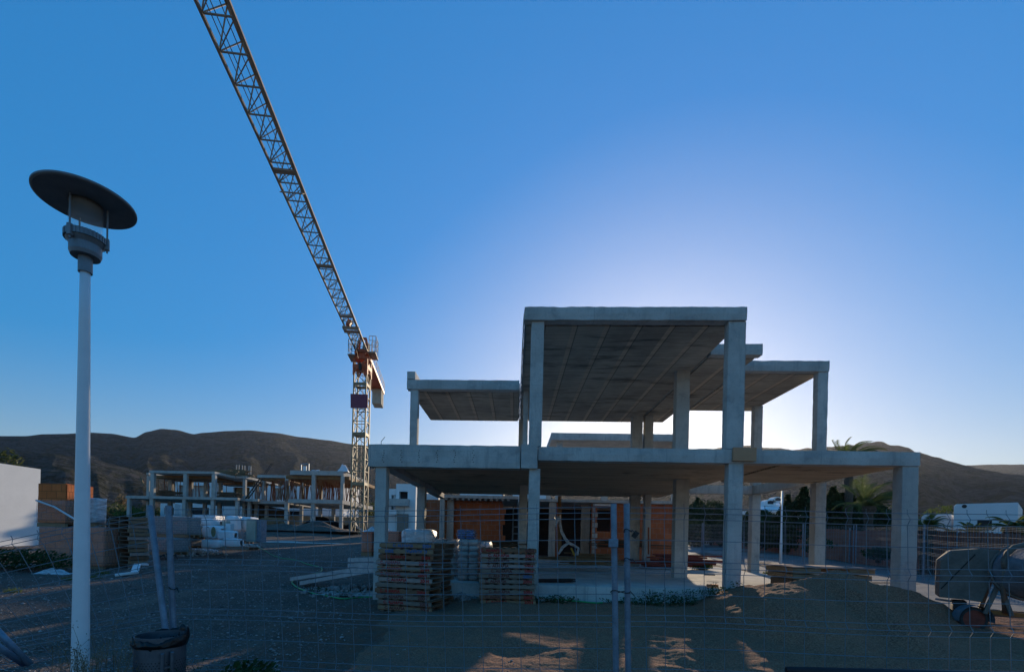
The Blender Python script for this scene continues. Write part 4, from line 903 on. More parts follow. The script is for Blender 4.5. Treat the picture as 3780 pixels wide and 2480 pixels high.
dc = Vector((ml(3800, 2110)[0], -.05, ml(3800, 2110)[1])); dmx = Matrix.Translation(dc) @ Matrix.Rotation(R(20), 4, 'Y') @ Matrix.Rotation(R(78), 4, 'X')
dr = MB().lathe([(0, -.46), (.22, -.45), (.36, -.36), (.45, -.15), (.47, .02), (.45, .16), (.36, .4), (.24, .58), (.235, .60), (.22, .58), (.34, .38), (0, .3)], n=40, m=dmx).build('drum', M['mixer_drum'], mx, smooth=True)
MB().lathe([(.475, -.06), (.50, -.05), (.50, .05), (.475, .06)], n=48, m=dmx).build('ring_gear', M['mixer'], dr)
hpts = [ml(3690, 2092), ml(3688, 2062), ml(3700, 2038), ml(3725, 2018), ml(3760, 2010), ml(3800, 2012), ml(3840, 2026), ml(3870, 2060)]
MB().path([(x, -.42, z) for x, z in hpts], .045, 10).build('yoke', M['mixer'], mx, smooth=True)
a, b = ml(3690, 2095), ml(3740, 2262); MB().path([(a[0], -.42, a[1]), (a[0]+.02, -.2, a[1]-.35), (b[0]-.1, .0, b[1])], .035, 8).build('yoke_arm', M['mixer'], mx, smooth=True)
MB().rbox(ml(3520, 2208)[0], .1, -.12, ml(3575, 2208)[0], .5, ml(3520, 2216)[1], .1, .01).build('motor', M['black'], mx)
a, b = ml(3520, 2222), ml(3462, 2213); MB().path([(a[0], .2, a[1]), (b[0]-.02, .2, b[1])], .02, 8).build('tow_bar', M['galv'], mx)
# ================================================================== buildings behind
WH = M['white']
M['brick2'] = M['brick']
# ---- neighbouring brick house with an open frame above
bh = T('brick_house', 'single brick storey under an open concrete frame, seen below the main slab', 'building', (1.6, 21.5, .6))
B0 = bh.location
def L(px, py, Y): return at(px, py, Y)-B0
def bx(name, mat, x0, y0, z0, x1, y1, z1, lab=None, rough=False):
    mb = MB(); (mb.rbox if rough else mb.box)(x0-B0.x, y0-B0.y, z0-B0.z, x1-B0.x, y1-B0.y, z1-B0.z); return mb.build(name, mat, bh, label=lab)
X = lambda px, Y=21.5: at(px, 1950, Y).x
Zz = lambda py, px, Y=21.5: at(px, py, Y).z
bx('plinth', CO, -4.4, 21.2, .0, 7.3, 30, .80)
def bw(px0, px1, Y=21.5, ops=(), lab=None, z1=3.36):
    mb = MB(); wallx(mb, X(px0, Y)-B0.x, X(px1, Y)-B0.x, .80-B0.z, z1-B0.z, Y-B0.y, Y+.15-B0.y, [(X(a, Y)-B0.x, X(b, Y)-B0.x, Zz(d, a, Y)-B0.z, Zz(c, a, Y)-B0.z) for a, b, c, d in ops]); return mb.build('wall', M['brick'], bh, label=lab)
bw(1567, 1672); bw(1673, 1852, 21.5); bw(2183, 2489, 21.4, [(2203, 2254, 1869, 1960)], None, 3.33); bw(2052, 2066, 21.45)
rag = MB()
for i in range(10):
    z = .85+i*.24; rag.box(X(1852)-B0.x, 0, z-B0.z, X(1852)-B0.x+(.04, .14, .1, .17, .05)[i % 5], .15, z+.235-B0.z)
rag.build('ragged_wall_end', M['brick'], bh)
jm = MB()
for i in range(11): z = .85+i*.235; w_ = .16 if i % 2 else .3; jm.box(X(2184)-B0.x, -.125, z-B0.z, X(2184)-B0.x+w_*.8, -.10, z+.2-B0.z)
jm.build('mortar_jamb', CO, bh)
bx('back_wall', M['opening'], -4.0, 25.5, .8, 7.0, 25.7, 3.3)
bx('inner_wall', CO, X(2150), 21.9, .8, X(2182), 22.05, 3.33)
bx('window_lintel', WH, X(2190, 21.3), 21.25, Zz(1867, 2220, 21.3), X(2254, 21.3), 21.38, Zz(1859, 2220, 21.3))
for a, b, Yc in ((1621, 1639, 20.9), (1648, 1673, 21.2), (2026, 2051, 21.2), (1556, 1566, 21.3)): bx('column', CO, X(a, Yc), Yc, .8, X(b, Yc), Yc+.25, 3.38, rough=True)
bx('roof_slab', CO, X(1616, 20.8), 20.8, 3.40, X(1912, 20.8), 30, 3.54, rough=True)
bx('roof_slab', CO, X(1912, 21.2)+.003, 21.1, 3.34, 7.32, 30, 3.47, rough=True)
bx('porch_slab', WH, X(1541, 22), 22.0, 3.40, X(1616, 22)-.003, 27, 3.68)
for i in range(12): x = X(1648)+.25*i; bx('joist', CO, x, 20.86, 3.33, x+.10, 21.4, 3.395)
# upper frame of the neighbour
bx('upper_slab', CO, 1.65, 22.7, 6.42, 7.95, 31, 6.76, rough=True)
for x, y in ((1.95, 23.0), (7.5, 23.0), (4.45, 24.5), (1.95, 30), (7.5, 30)): bx('column', CO, x, y, 3.5, x+.28, y+.28, 6.415)
# ---- white two storey house further back
def house(name, label, px0, px1, yt, Y, dep, zb, ops=(), mat=WH, group=None, back=None):
    a, b, t = at(px0, 1950, Y), at(px1, 1950, Y), at((px0+px1)/2, yt, Y)
    o = T(name, label, 'building', ((a.x+b.x)/2, Y, zb), 0, group); c = o.location; mb = MB(); w2 = (b.x-a.x)/2; H_ = t.z-zb
    q = [(at(e[0], 1950, Y).x-c.x, at(e[1], 1950, Y).x-c.x, at(e[0], e[3], Y).z-zb, at(e[0], e[2], Y).z-zb) for e in ops]
    wallx(mb, -w2, w2, 0, H_, 0, .3, q); mb.box(-w2, .303, 0, -w2+.3, dep, H_); mb.box(w2-.3, .303, 0, w2, dep, H_); mb.box(-w2+.303, dep-.3, 0, w2-.303, dep, H_); mb.build('wall', mat, o)
    MB().box(-w2+.303, .303, H_-.5, w2-.303, dep-.303, H_-.25).build('roof', mat, o)
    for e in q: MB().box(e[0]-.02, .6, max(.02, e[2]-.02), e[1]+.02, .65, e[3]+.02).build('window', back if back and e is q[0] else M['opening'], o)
    return o
house('white_house', 'white cubic house, low block with a tall dark doorway, between the left columns', 1431, 1458, 1803, 44.5, 8, 1.2, [(1442, 1457, 1826, 1880)])
v = house('white_house', 'taller white cubic house with a dark square window beside the inner column', 1459, 1532, 1785, 44, 9, 1.2, [(1471, 1502, 1813, 1845)])
vb = at(1480, 1855, 43.5); MB().box(-2.0, -.9, vb.z-.3-1.2, 0.4, -.003, vb.z+.35-1.2).build('balcony', CO, v)
MB().box(at(1465, 1950, 43.6).x-v.location.x, -.45, 0, at(1504, 1950, 43.6).x-v.location.x, -.06, at(1480, 1896, 43.6).z-1.2).build('stone_wall', NT('rubble_stone', .95).col((.24, .19, .155)).m, v)
MB().box(at(1420, 1950, 43.6).x-v.location.x, -.6, at(1420, 1897, 43.6).z-1.2, at(1464, 1950, 43.6).x-v.location.x, -.06, at(1420, 1880, 43.6).z-1.2).build('terrace_parapet', WH, v)
wm_ = M['white']
shade_block = T('white_house', 'added white block shading the left gravel, hidden behind the main frame, stair housing over the slab', 'building', (-3.0, 46, 1.2))  # block added to shade the left gravel; only its stair housing shows
for xa, xb in ((-2.4, 1.75), (2.75, 6.2)): MB().box(xa, 0, 0, xb, 9, 6.55 if xa < 0 else 7.7).build('wall', WH, shade_block)  # gap and lower right wall shaped to let sun streak the gravel
MB().box(-2.4, 0, 7.12, 1.75, 9, 8.2).build('shade_band', WH, shade_block)  # unseen band, raised to leave a slit that throws a light strip
for x in (-2.3, -.3, 1.5): MB().box(x, .2, 6.553, x+.2, .4, 7.117).build('post', CO, shade_block)  # unseen spacers added across the light slit
MB().box(-2.3, .5, 8.203, .7, 4, 8.9).build('stair_housing', WH, shade_block); MB().box(-2.4, .4, 8.903, .8, 4.1, 9.05).build('roof', WH, shade_block)
# ---- unfinished houses far left
FYL = 53.0
def frame_house(label, Y, zs, slabs, cols, plinth=None):
    c = at(slabs[0][0], 1950, Y); o = T('unfinished_house', label, 'building', (c.x, Y, zs[0])); o0 = o.location
    for (p0, p1, y0, y1, lv, th) in slabs:
        xa, xb = at(p0, 1950, y0).x, at(p1, 1950, y0).x; MB().rbox(xa-o0.x, y0-Y, zs[lv]-th-o0.z, xb-o0.x, y1-Y, zs[lv]-o0.z, .5, .02).build('slab' if lv else 'ground_slab', M['concrete_far'], o)
    for (p0, p1, y0, lv) in cols:
        xa, xb = at(p0, 1950, y0).x, at(p1, 1950, y0).x; MB().box(xa-o0.x, y0-Y, zs[lv]-o0.z, xb-o0.x, y0-Y+.35, zs[lv+1]-.31-o0.z).build('column', M['concrete_far'], o)
    return o
z1 = at(700, 1832, 53).z; z2 = at(660, 1737, 53).z
fl = frame_house('unfinished two storey frame far left with planks on its roof', 53, (2.2, z1, z2), [(545, 788, 53, 60, 2, .3), (788.5, 905, 57, 64, 2, .3), (905.5, 952, 60, 66, 2, .3), (535, 544.5, 55, 60, 2, .3), (460, 545, 53.2, 60, 1, .35), (545.5, 875, 53, 66, 1, .33), (875.5, 950, 54.5, 66, 1, .33), (545, 900, 53.2, 66, 0, .4)],
    [(550, 564, 53.05, 1), (672, 685, 53.05, 1), (777, 790, 53.05, 1), (892, 902, 57.1, 1), (537, 547, 56, 1), (617, 630, 57, 1), (748, 757, 58, 1), (693, 704, 59, 1), (802, 813, 59, 1), (937, 948, 60, 1),
     (466, 476, 53.3, 0), (549, 562, 53.1, 0), (670, 682, 53.1, 0), (775, 787, 53.1, 0), (866, 877, 53.2, 0), (537, 546, 56, 0), (616, 629, 57, 0), (690, 702, 58, 0), (746, 757, 58, 0), (799, 812, 58, 0), (892, 901, 57, 0), (911, 922, 55, 0), (937, 949, 58, 0)])
zr = at(1150, 1736, 51).z; z1r = at(1150, 1842, 51).z
fr = frame_house('unfinished two storey frame crowded with props, behind the crane mast', 51, (2.25, z1r, zr), [(1065, 1260, 51, 60, 2, .5), (1061, 1262, 50.9, 62, 1, .45), (930, 1060.5, 55, 64, 1, .35), (1040, 1262, 51, 62, 0, .35)],
    [(1146, 1159, 51.05, 1), (1253, 1264, 51.05, 1), (1048, 1060, 54, 1), (963, 972, 57, 1), (1105, 1115, 58, 1), (1175, 1184, 58, 1), (1145, 1159, 51.05, 0), (1251, 1262, 51.05, 0), (1048, 1061, 53.8, 0), (975, 985, 58, 0), (1104, 1114, 58, 0), (1173, 1184, 58, 0), (1222, 1233, 58, 0)])
def addp(o, name, mat, x0, x1, Y0, Y1, za, zb_):
    c = o.location; MB().rbox(at(x0, 1950, Y0).x-c.x, Y0-c.y, za-c.z, at(x1, 1950, Y0).x-c.x, Y1-c.y, zb_-c.z, .6, .02).build(name, mat, o)
zl = at(1000, 1752, 55).z
addp(fr, 'lower_roof_slab', M['concrete_far'], 945, 1052, 55, 63, zl-.35, zl)
addp(fr, 'formwork', M['prop_ply'], 1050, 1285, 51.4, 61, zr-.9, zr-.52)
addp(fr, 'formwork', M['prop_ply'], 955, 1052, 55.3, 62, zl-.6, zl-.36)
addp(fl, 'formwork', M['prop_ply'], 560, 780, 55, 59.5, z2-.62, z2-.32); addp(fl, 'formwork', M['prop_ply'], 800, 950, 60.5, 63, z2-.75, z2-.33)
rd = random.Random(21)
def props(px0, px1, y0, y1, za, zb_, n, label, group, lean=.35):
    for i in range(n):
        Y = rd.uniform(y0, y1); p = at(rd.uniform(px0, px1), 1900, (y0+y1)/2); x = p.x
        tag(MB().path([(x+rd.uniform(-lean, lean), Y+rd.uniform(-lean, lean), za), (x, Y, zb_)], rd.uniform(.028, .05), 5).build('steel_prop', M['prop'] if rd.random() < .7 else M['prop_ply']), label, 'prop', group)
props(1064, 1250, 52, 60, z1r, zr-.9, 105, 'rusty prop in the thicket under the right far roof', 'props under the right far roof')
props(1262, 1300, 53, 59, z1r, zr-.9, 18, 'rusty prop outside the right end of the far roof', 'props outside the far roof end', .5)
props(958, 1048, 55.6, 62, z1r, zl-.6, 26, 'rusty prop under the low middle far roof', 'props under the low middle far roof')
props(570, 880, 56, 62, z1, z2-.5, 24, 'thin prop under the left far roof', 'props under the left far roof', .25)
# planks, rebar, ladder on the far roofs
bundle('plank', 'plank', 'plank in the flat heap on the left far roof', 'planks flat on the left far roof', 800, 845, 1748, 56, .5, 10, 2.6, .05, 'plank', seed=31, z=z2)
bundle('plank', 'plank', 'plank in the heap under upright rods on the far roof', 'planks under the rods on the far roof', 870, 910, 1758, 58, .9, 14, 2.2, .05, 'plank', seed=33, z=z2)
bundle('plank', 'plank', 'plank on the upper far floor by the left columns', 'planks by the left far columns', 600, 650, 1828, 55, .8, 12, 2.6, .06, 'plank_dark', seed=35, z=z1)
bundle('plank', 'plank', 'plank on the upper far floor before the dim doorway', 'planks before the far doorway', 815, 860, 1834, 55, .7, 12, 2.6, .06, 'plank_dark', seed=37, z=z1)
for i, px in enumerate((872, 878, 887, 893, 905, 909)): q = at(px, 1758, 58.5); tag(MB().bar((q.x, 58.5+.2*i, z2), (q.x, 58.5+.2*i, z2+1.6), .09).build('upright_rod', M['concrete_far']), 'pale upright rod standing in the plank heap on the far roof', 'rod', 'rods on the far roof')
a, b = at(975, 1748, 57), at(1003, 1709, 57); ldr = T('ladder', 'thin ladder sticking up slanted behind the low far roof', 'ladder', a)
for s in (0, .22): MB().bar((s, 0, 0), (b.x-a.x+s, 0, b.z-a.z), .05).build('rail', M['black'], ldr)
for i in range(1, 8): t = i/8; MB().bar(((b.x-a.x)*t, 0, (b.z-a.z)*t), ((b.x-a.x)*t+.22, 0, (b.z-a.z)*t), .03).build('rung', M['black'], ldr)
a, b = at(906, 1840, 52.6), at(960, 1765, 52.6); ldr = T('ladder', 'dark stair ladder slanting up from the far floor to the low roof', 'ladder', a)
for s in (0, .35): MB().bar((s, 0, 0), (b.x-a.x+s, 0, b.z-a.z), .10).build('rail', M['black'], ldr)
for i in range(1, 10): t = i/10; MB().bar(((b.x-a.x)*t, 0, (b.z-a.z)*t), ((b.x-a.x)*t+.35, 0, (b.z-a.z)*t), .06).build('rung', M['black'], ldr)
c = at(1125, 1733, 54); o = T('site_box', 'small open metal frame with white bags on the right far roof', 'frame', (c.x, 54, zr))
for sx in (-.45, .45): MB().bar((sx, 0, 0), (sx, 0, 1.2), .12).build('post', M['galv'], o)
MB().bar((-.45, 0, 1.14), (.45, 0, 1.14), .12).build('top_bar', M['galv'], o); MB().box(-.2, -.05, .3, .2, .05, .9).build('panel', M['bag_white'], o)
crumple('white_bags', 'white bags slumped beside the metal frame on the far roof', 'bag', (c.x+1.2, 54, zr), .9, .5, .5, M['bag_white'], 12, 8)
q = at(1268, 1737, 52); crumple('white_bags', 'white bag heap on the right corner of the far roof', 'bag', (q.x, 52, zr), .6, .5, .9, M['bag_white'], 14, 8)
tag(MB().bar(at(519, 1760, 55), at(531, 1792, 55), .16).build('plank', M['plank']), 'pale batten leaning outside the far left frame', 'plank')
# white houses behind the far frames
q = at(731, 1834, 67.9)
WG = 'white houses behind the far frames'
house('white_house', 'white house with a grey recess and black door behind the left far frame', 644, 802, 1771, 68, 8, 2.5, [(655, 772, 1790, 1834), (690, 770, 1872, 1897)], WH, WG, M['concrete_far'])
house('white_house', 'white house with a brown opening between the two far frames', 802.5, 935, 1773, 68.5, 8, 2.5, [(858, 918, 1797, 1840)], WH, WG, M['prop_ply'])
house('white_house', 'white house seen through the props of the right far frame', 936, 1258, 1783, 70, 8, 2.5, [(1000, 1040, 1800, 1842), (1065, 1110, 1885, 1940)], WH, WG, M['concrete_far'])
house('white_house', 'low white annex under the left far floor slab', 590, 643, 1857, 67, 8, 2.5, [(604, 640, 1872, 1900)], WH, WG)
b = MB(); p0, p1 = at(985, 1950, 47.5), at(1340, 1950, 47.5)
lw = T('garden_wall', 'pale low wall behind the crane foot under the far frame', 'wall', ((p0.x+p1.x)/2, 62, 2)); MB().rbox(-12, 0, -.3, 9.5, .2, 2.0, .5, .01).build('wall', M['ballast'], lw)
crn = T('dark_container', 'dark curved roofed shed under the far floor slab', 'shed', at(965, 1945, 60)); MB().prism([(-2.5, 0), (2.4, 0), (2.4, 1.6), (1.6, 2.5), (-1, 2.9), (-2.5, 2.7)], 0, 3).build('body', M['plank_dark'], crn)
for px, w_, h_, lab in ((1190, 3.2, 1.5, 'black heap of plastic under the right far frame'), (1290, 1.6, 1.0, 'dark heap behind the crane foot')):
    c = at(px, 1945, 56); crumple('dark_heap', lab, 'heap', (c.x, 56, 2.25), w_, 1.2, h_, M['blackplastic'], px, 12)
bundle('plank', 'plank', 'plank in the sunlit heap before the right far frame', 'planks before the right far frame', 990, 1018, 1944, 48, .9, 16, 2.2, .07, 'plank', seed=41)
# bank of earth under the far frame
crumple('earth_bank', 'pale earth bank with spilled mortar below the right far frame', 'earth bank', (at(1130, 1975, 48).x, 47.5, gz(at(1130, 1975, 48).x, 47.5)-.2), 6, 3.2, .9, M['gravel'], 5, 24)
crumple('mortar_spill', 'long pale mortar spill on the far gravel', 'mortar spill', gnd(1080, 2003), 3.6, .5, .10, M['concrete_far'], 15, 20)
crumple('mortar_spill', 'pale mortar spill lying beside the left column', 'mortar spill', gnd(1320, 2192), .9, .4, .07, M['concrete_far'], 17, 20)
# ---- white wall house at the left edge
a = at(145, 1950, 25); lh = T('white_house', 'white rendered house wall at the left edge behind the orange bricks', 'building', (a.x-4, 18, .5))
ztop = at(145, 1731, 25).z-.5
MB().box(-4, -7, -.4, 4, 7, ztop).build('wall', WH, lh); MB().box(-4.05, -7.05, -.6, 4.06, 7.05, .02).build('plinth', CO, lh)

# ================================================================== street side, right
def rx(y): return 18.0+.085*(y-21)
mb = MB(); mb.grid(4, 60, lambda u, v: Vector((9.6+u*(rx(8+v*80)-.6-9.6), 8+v*80, gz(9.6+u*7, 8+v*80)+.012)))
tag(mb.build('road', M['asphalt'], smooth=True), kind='structure')
def reedmat():
    k = NT('brushwood_screen', .95, .1); c = k.mix(k.noise((9, 9, .6), 4), (.42, .19, .13), (.25, .115, .085)); c = k.mix(k.math('MULTIPLY', k.noise(.7, 4), .25), c, (.26, .13, .09))
    k.bump(k.noise((30, 30, .8), 3), .9, .03); k.col(c); return k.m
M['reed'] = reedmat()
rf = T('reed_fence', 'long reddish brown brushwood fence screen along the far side of the street', 'fence', (rx(12), 12, gz(17, 12)))
mb = MB(); y = 12.0; rd = random.Random(2)
while y < 70:
    x = rx(y); z = gz(x, y); h = 1.78+.05*mn.noise(Vector((y*.4, 0, 0)))+rd.uniform(-.03, .03); w_ = .07 if y < 40 else .16
    mb.box(x-rf.location.x+rd.uniform(-.012, .012), y-12, z-.1-rf.location.z, x+.03-rf.location.x, y-12+w_*.96, z+h-rf.location.z); y += w_
mb.build('screen', M['reed'], rf)
for yy in (20, 27, 35, 45): MB().path([(rx(yy)-.06-rf.location.x, yy-12, gz(rx(yy), yy)-rf.location.z-.1), (rx(yy)-.06-rf.location.x, yy-12, gz(rx(yy), yy)+1.9-rf.location.z)], .03, 6).build('post', M['galv'], rf)
# far site fence panels
def far_panel(label, A, B, hgt=1.95, dy=.2, both=True):
    A, B = Vector(A), Vector(B); o = T('mesh_fence', label, 'fence panel', A, 0, 'far wire fence panels along the street'); d = B-A; n = max(2, int(d.length/.15)); mb = MB(); nv = Vector((-d.y, d.x, 0)).normalized()
    for zz, q in ((1.9, 0), (1.855, 1), (1.81, 0), (1.64, 0), (1.47, 0), (1.425, 1), (1.38, 0), (1.21, 0), (1.04, 0), (.995, 1), (.95, 0), (.78, 0), (.6, 0), (.55, 1), (.5, 0), (.3, 0), (.12, 0)):
        mb.path([d*t+Vector((0, 0, zz+.02*math.sin(t*7)))+nv*.03*q for t in (0, .25, .5, .75, 1)], .0035, 4)
    for i in range(1, n): p = d*(i/n); mb.path([p+Vector((0, 0, .05)), p+Vector((0, 0, hgt))], .003, 4)
    mb.build('wire_mesh', M['galv'], o); MB().path([(0, 0, -.05), (0, 0, hgt+.06)], .027, 8).build('post', M['galv'], o)
    if both: MB().path([d+Vector((0, 0, -.05)), d+Vector((0, 0, hgt+.06))], .027, 8).build('post', M['galv'], o)
    return o
def G3(x, y): return (x, y, gz(x, y))
far_panel('far wire panel nearest the mixer, beside the street', G3(12.1, 11.4), G3(14.25, 17.2))
far_panel('far wire panel behind the right front column', G3(14.3, 17.25), G3(16.7, 24))
far_panel('far wire panel crossing the street behind the sand heap', G3(16.65, 24.1), G3(13.8, 23.2))
far_panel('far wire panel by the white lamp pole behind the frame', G3(13.7, 23.2), G3(12.4, 25.5))
far_panel('slack far wire panel left of the white lamp pole', G3(12.35, 25.6), G3(12.5, 32))
far_panel('farthest slack wire panel between the inner columns', G3(12.45, 32.1), G3(12.2, 40))
# second lamp
lb = gnd(2862, 2090); lamp2 = T('street_lamp', 'slim white lamp post standing beyond the frame beside the street', 'street lamp', (12.15, 22.2, gz(12.15, 22.2)))
MB().lathe([(0, 0), (.06, 0), (.058, 1.0), (.036, 1.9), (.034, 3.5), (0, 3.5)], n=16).build('pole', M['lamp_white'], lamp2, smooth=True)
MB().lathe([(0, 3.5), (.09, 3.5), (.1, 3.65), (.06, 3.65), (.06, 3.9), (.28, 3.9), (.28, 3.92), (0, 3.93)], n=20).build('lamp_head', M['lamp_grey'], lamp2)
# motorhome and caravans
M['camper'] = simple('white_camper_paint', (.76, .76, .76), .4, 0, .06, 1.5, .02)
def camper(label, px0, px1, yt, Y, dep, win=None, grp=None, round_=.07, ang=-47):
    pm = (px0+px1)/2; c = at(pm, 1950, Y); zb = gz(c.x, Y); A_ = R(ang); D_ = Vector((math.cos(A_), math.sin(A_), 0)); N_ = Vector((-D_.y, D_.x, 0))
    def pl(x, y): q = ray(x, y); q = EYE+q*((c-EYE).dot(N_)/q.dot(N_)); return ((q-c).dot(D_), q.z-zb)
    x0, x1, H_ = pl(px0, 1950)[0], pl(px1, 1950)[0], pl(pm, yt)[1]; o = T('motorhome', label, 'motorhome', (c.x, c.y, zb), A_, grp)
    poly = [(x0, .45), (x1, .45), (x1, H_-round_*.4), (x1-round_*.3, H_), (x0+round_, H_), (x0+round_*.3, H_-.08), (x0, H_-round_)]
    MB().prism(poly, 0, dep).build('body', M['camper'], o, bevel=.05)
    for sx in (x0*.6, x1*.6): MB().lathe([(0, -.12), (.33, -.12), (.35, 0), (.33, .12), (0, .12)], n=18, m=Matrix.Translation((sx, .2, .33)) @ Matrix.Rotation(R(90), 4, 'X')).build('wheel', M['tyre'], o)
    if win:
        a, b = pl(win[0], win[3]), pl(win[1], win[2]); MB().box(a[0], -.03, a[1], b[0], -.004, b[1]).build('window', M['black'], o, bevel=.02); a = pl(3560, 1868); MB().lathe([(0, -.05), (.08, -.04), (.09, 0), (0, 0)], n=12, m=Matrix.Translation((a[0], -.01, a[1])) @ Matrix.Rotation(R(90), 4, 'X')).build('marker_lamp', M['black'], o)
    return o
camper('large white motorhome with a dark window above the brushwood fence', 3519, 3757, 1857, 23, 5.0, (3607, 3662, 1919, 1955))
camper('low white caravan roof left of the large motorhome', 3400, 3512, 1898, 25.5, 4, None, None, .12)
camper('white vehicle roof half hidden by the drooping palm', 3248, 3325, 1884, 36, 4, None, None, .5)
# white house with chimneys
wh = T('white_cottage', 'white cottage with a sloping tiled roof and round topped chimney beyond the trees', 'building', at(2860, 1930, 46)); W0 = wh.location
def wl(px, py, Y=46): q = at(px, py, Y); return (q.x-W0.x, q.z-W0.z)
x0, x1 = wl(2800, 1950)[0], wl(2960, 1950)[0]
MB().box(x0, 0, -1.0, x1, 7, wl(2860, 1880)[1]).build('wall', WH, wh)
rp_ = MB(); a, b = wl(2786, 1886), wl(2880, 1850); c_, d_ = wl(2960, 1858), wl(2830, 1886)
rp_.add([(a[0], -.4, a[1]), (d_[0]+1.8, -.4, a[1]+.1), (c_[0], 4, b[1]+.2), (b[0]-.9, 4, b[1])]+[(a[0], -.4, a[1]-.15), (d_[0]+1.8, -.4, a[1]-.05), (c_[0], 4, b[1]+.05), (b[0]-.9, 4, b[1]-.15)], [(0, 1, 2, 3), (7, 6, 5, 4), (0, 4, 5, 1), (1, 5, 6, 2), (2, 6, 7, 3), (3, 7, 4, 0)])
rp_.build('roof', M['camper'], wh)
for px, yb, yt, w_ in ((2886, 1862, 1836, .55), (2915, 1848, 1826, .5)):
    q = wl(px, yb); t = wl(px, yt); mb = MB(); mb.prism([(-w_, 0), (w_, 0)]+[(w_*math.cos(R(18*i)), (t[1]-q[1])-w_*.6+w_*.6*math.sin(R(18*i))) for i in range(11)], 0, .9, Matrix.Translation((q[0], 2, q[1]))); mb.build('chimney', WH, wh); MB().prism([(-w_*.5, (t[1]-q[1])*.3), (w_*.5, (t[1]-q[1])*.3), (w_*.5, (t[1]-q[1])*.7), (0, (t[1]-q[1])*.85), (-w_*.5, (t[1]-q[1])*.7)], -.02, -.003, Matrix.Translation((q[0], 2, q[1]))).build('chimney_mouth', M['opening'], wh)
house('white_house', 'small white house corner behind the low shrub, seen between inner columns', 2598, 2668, 1890, 50, 6, 1.0)
# ---- vegetation
def leafmat(name, c1, c2, tr=.35):
    k = NT(name, .7, .25); c = k.mix(k.noise(.9, 4), c1, c2); c = k.mix(k.math('MULTIPLY', k.noise(5, 3, .6, .45, .65), .6), c, tuple(v*.45 for v in c1)); k.col(c)
    t = k.n('BsdfTranslucent'); k.l(c, t.inputs['Color']); mx = k.n('MixShader'); mx.inputs[0].default_value = tr; k.l(k.b.outputs[0], mx.inputs[1]); k.l(t.outputs[0], mx.inputs[2]); k.l(mx.outputs[0], k.t.nodes['Material Output'].inputs[0]); return k.m
M['conifer'] = leafmat('dark_conifer', (.028, .05, .018), (.05, .075, .025), .25); M['leaf'] = leafmat('olive_leaf', (.06, .085, .03), (.10, .11, .035), .4); M['bright_leaf'] = leafmat('bright_leaf', (.09, .13, .03), (.14, .16, .04), .5)
M['palm'] = leafmat('palm_leaf', (.09, .14, .04), (.14, .16, .045), .5); M['bark'] = simple('tree_bark', (.10, .075, .055), .95, 0, .4, 9, .6); M['dry'] = leafmat('dry_grass', (.28, .20, .11), (.20, .14, .07), .3)
M['weed'] = leafmat('green_weed', (.03, .065, .02), (.05, .085, .025), .35); M['purple'] = leafmat('purple_blossom', (.16, .11, .2), (.1, .08, .1), .4)
def crown(shape, n, s, rd, lump=.35):
    # leaf-sized faces scattered through the volume; shape(u) gives a point for direction/radius
    mb = MB(); k = 0; ph = rd.uniform(0, 50)
    while k < n:
        d = Vector((rd.gauss(0, 1), rd.gauss(0, 1), rd.gauss(0, 1))).normalized(); r = rd.random()**.42; p = shape(d, r)
        if p is None: continue
        if mn.noise(p*1.1+Vector((ph, 0, 0)))+.28*mn.noise(p*3+Vector((ph, 0, 0))) < -lump+.3*r: k += .2; continue
        a = Vector((rd.gauss(0, 1), rd.gauss(0, 1), rd.gauss(0, 1))).normalized(); b = a.orthogonal().normalized(); c = a.cross(b); l = s*rd.uniform(.5, 1.3); wd_ = l*rd.uniform(.3, .6)
        mb.add([p-b*l, p+c*wd_, p+b*l, p-c*wd_], [(0, 1, 2, 3)]); k += 1
    return mb
def tree(name, label, cat, px, Y, y_top, width, mat, n=1600, s=.16, shape='cone', seed=1, yb=None, group=None, trunk=.12):
    c = at(px, 1950, Y); g = gz(c.x, Y) if yb is None else at(px, yb, Y).z; H_ = at(px, y_top, Y).z-g; o = T(name, label, cat, (c.x, Y, g), 0, group); rd = random.Random(seed)
    if shape == 'cone':
        def f(d, r):
            z = (d.z*.5+.5); rr = width*(1-z)**.75*(.35+.65*min(1, z*6)); return Vector((d.x*r*rr, d.y*r*rr, H_*(.05+.95*z)))*1.0 if True else None
    elif shape == 'column':
        def f(d, r): z = d.z*.5+.5; rr = width*min(1, (1-z)*3.2)**.6*(.8+.2*min(1, z*8)); return Vector((d.x*r*rr, d.y*r*rr, H_*(.03+.97*z)))
    else:
        def f(d, r): return Vector((d.x*r*width, d.y*r*width, H_*(.52+.48*d.z*r)))
    crown(f, n, s, rd).build('crown', mat, o)
    tk = MB(); tk.path([(0, 0, -.1), (.04, .02, H_*.4), (0, 0, H_*.8)], [trunk, trunk*.7, trunk*.2], 8)
    for i in range(7): a = rd.uniform(0, 6.28); z = H_*rd.uniform(.25, .7); tk.path([(0, 0, z), (math.cos(a)*width*.6, math.sin(a)*width*.6, z+H_*.15)], [trunk*.35, trunk*.1], 5)
    tk.build('trunk', M['bark'], o); return o
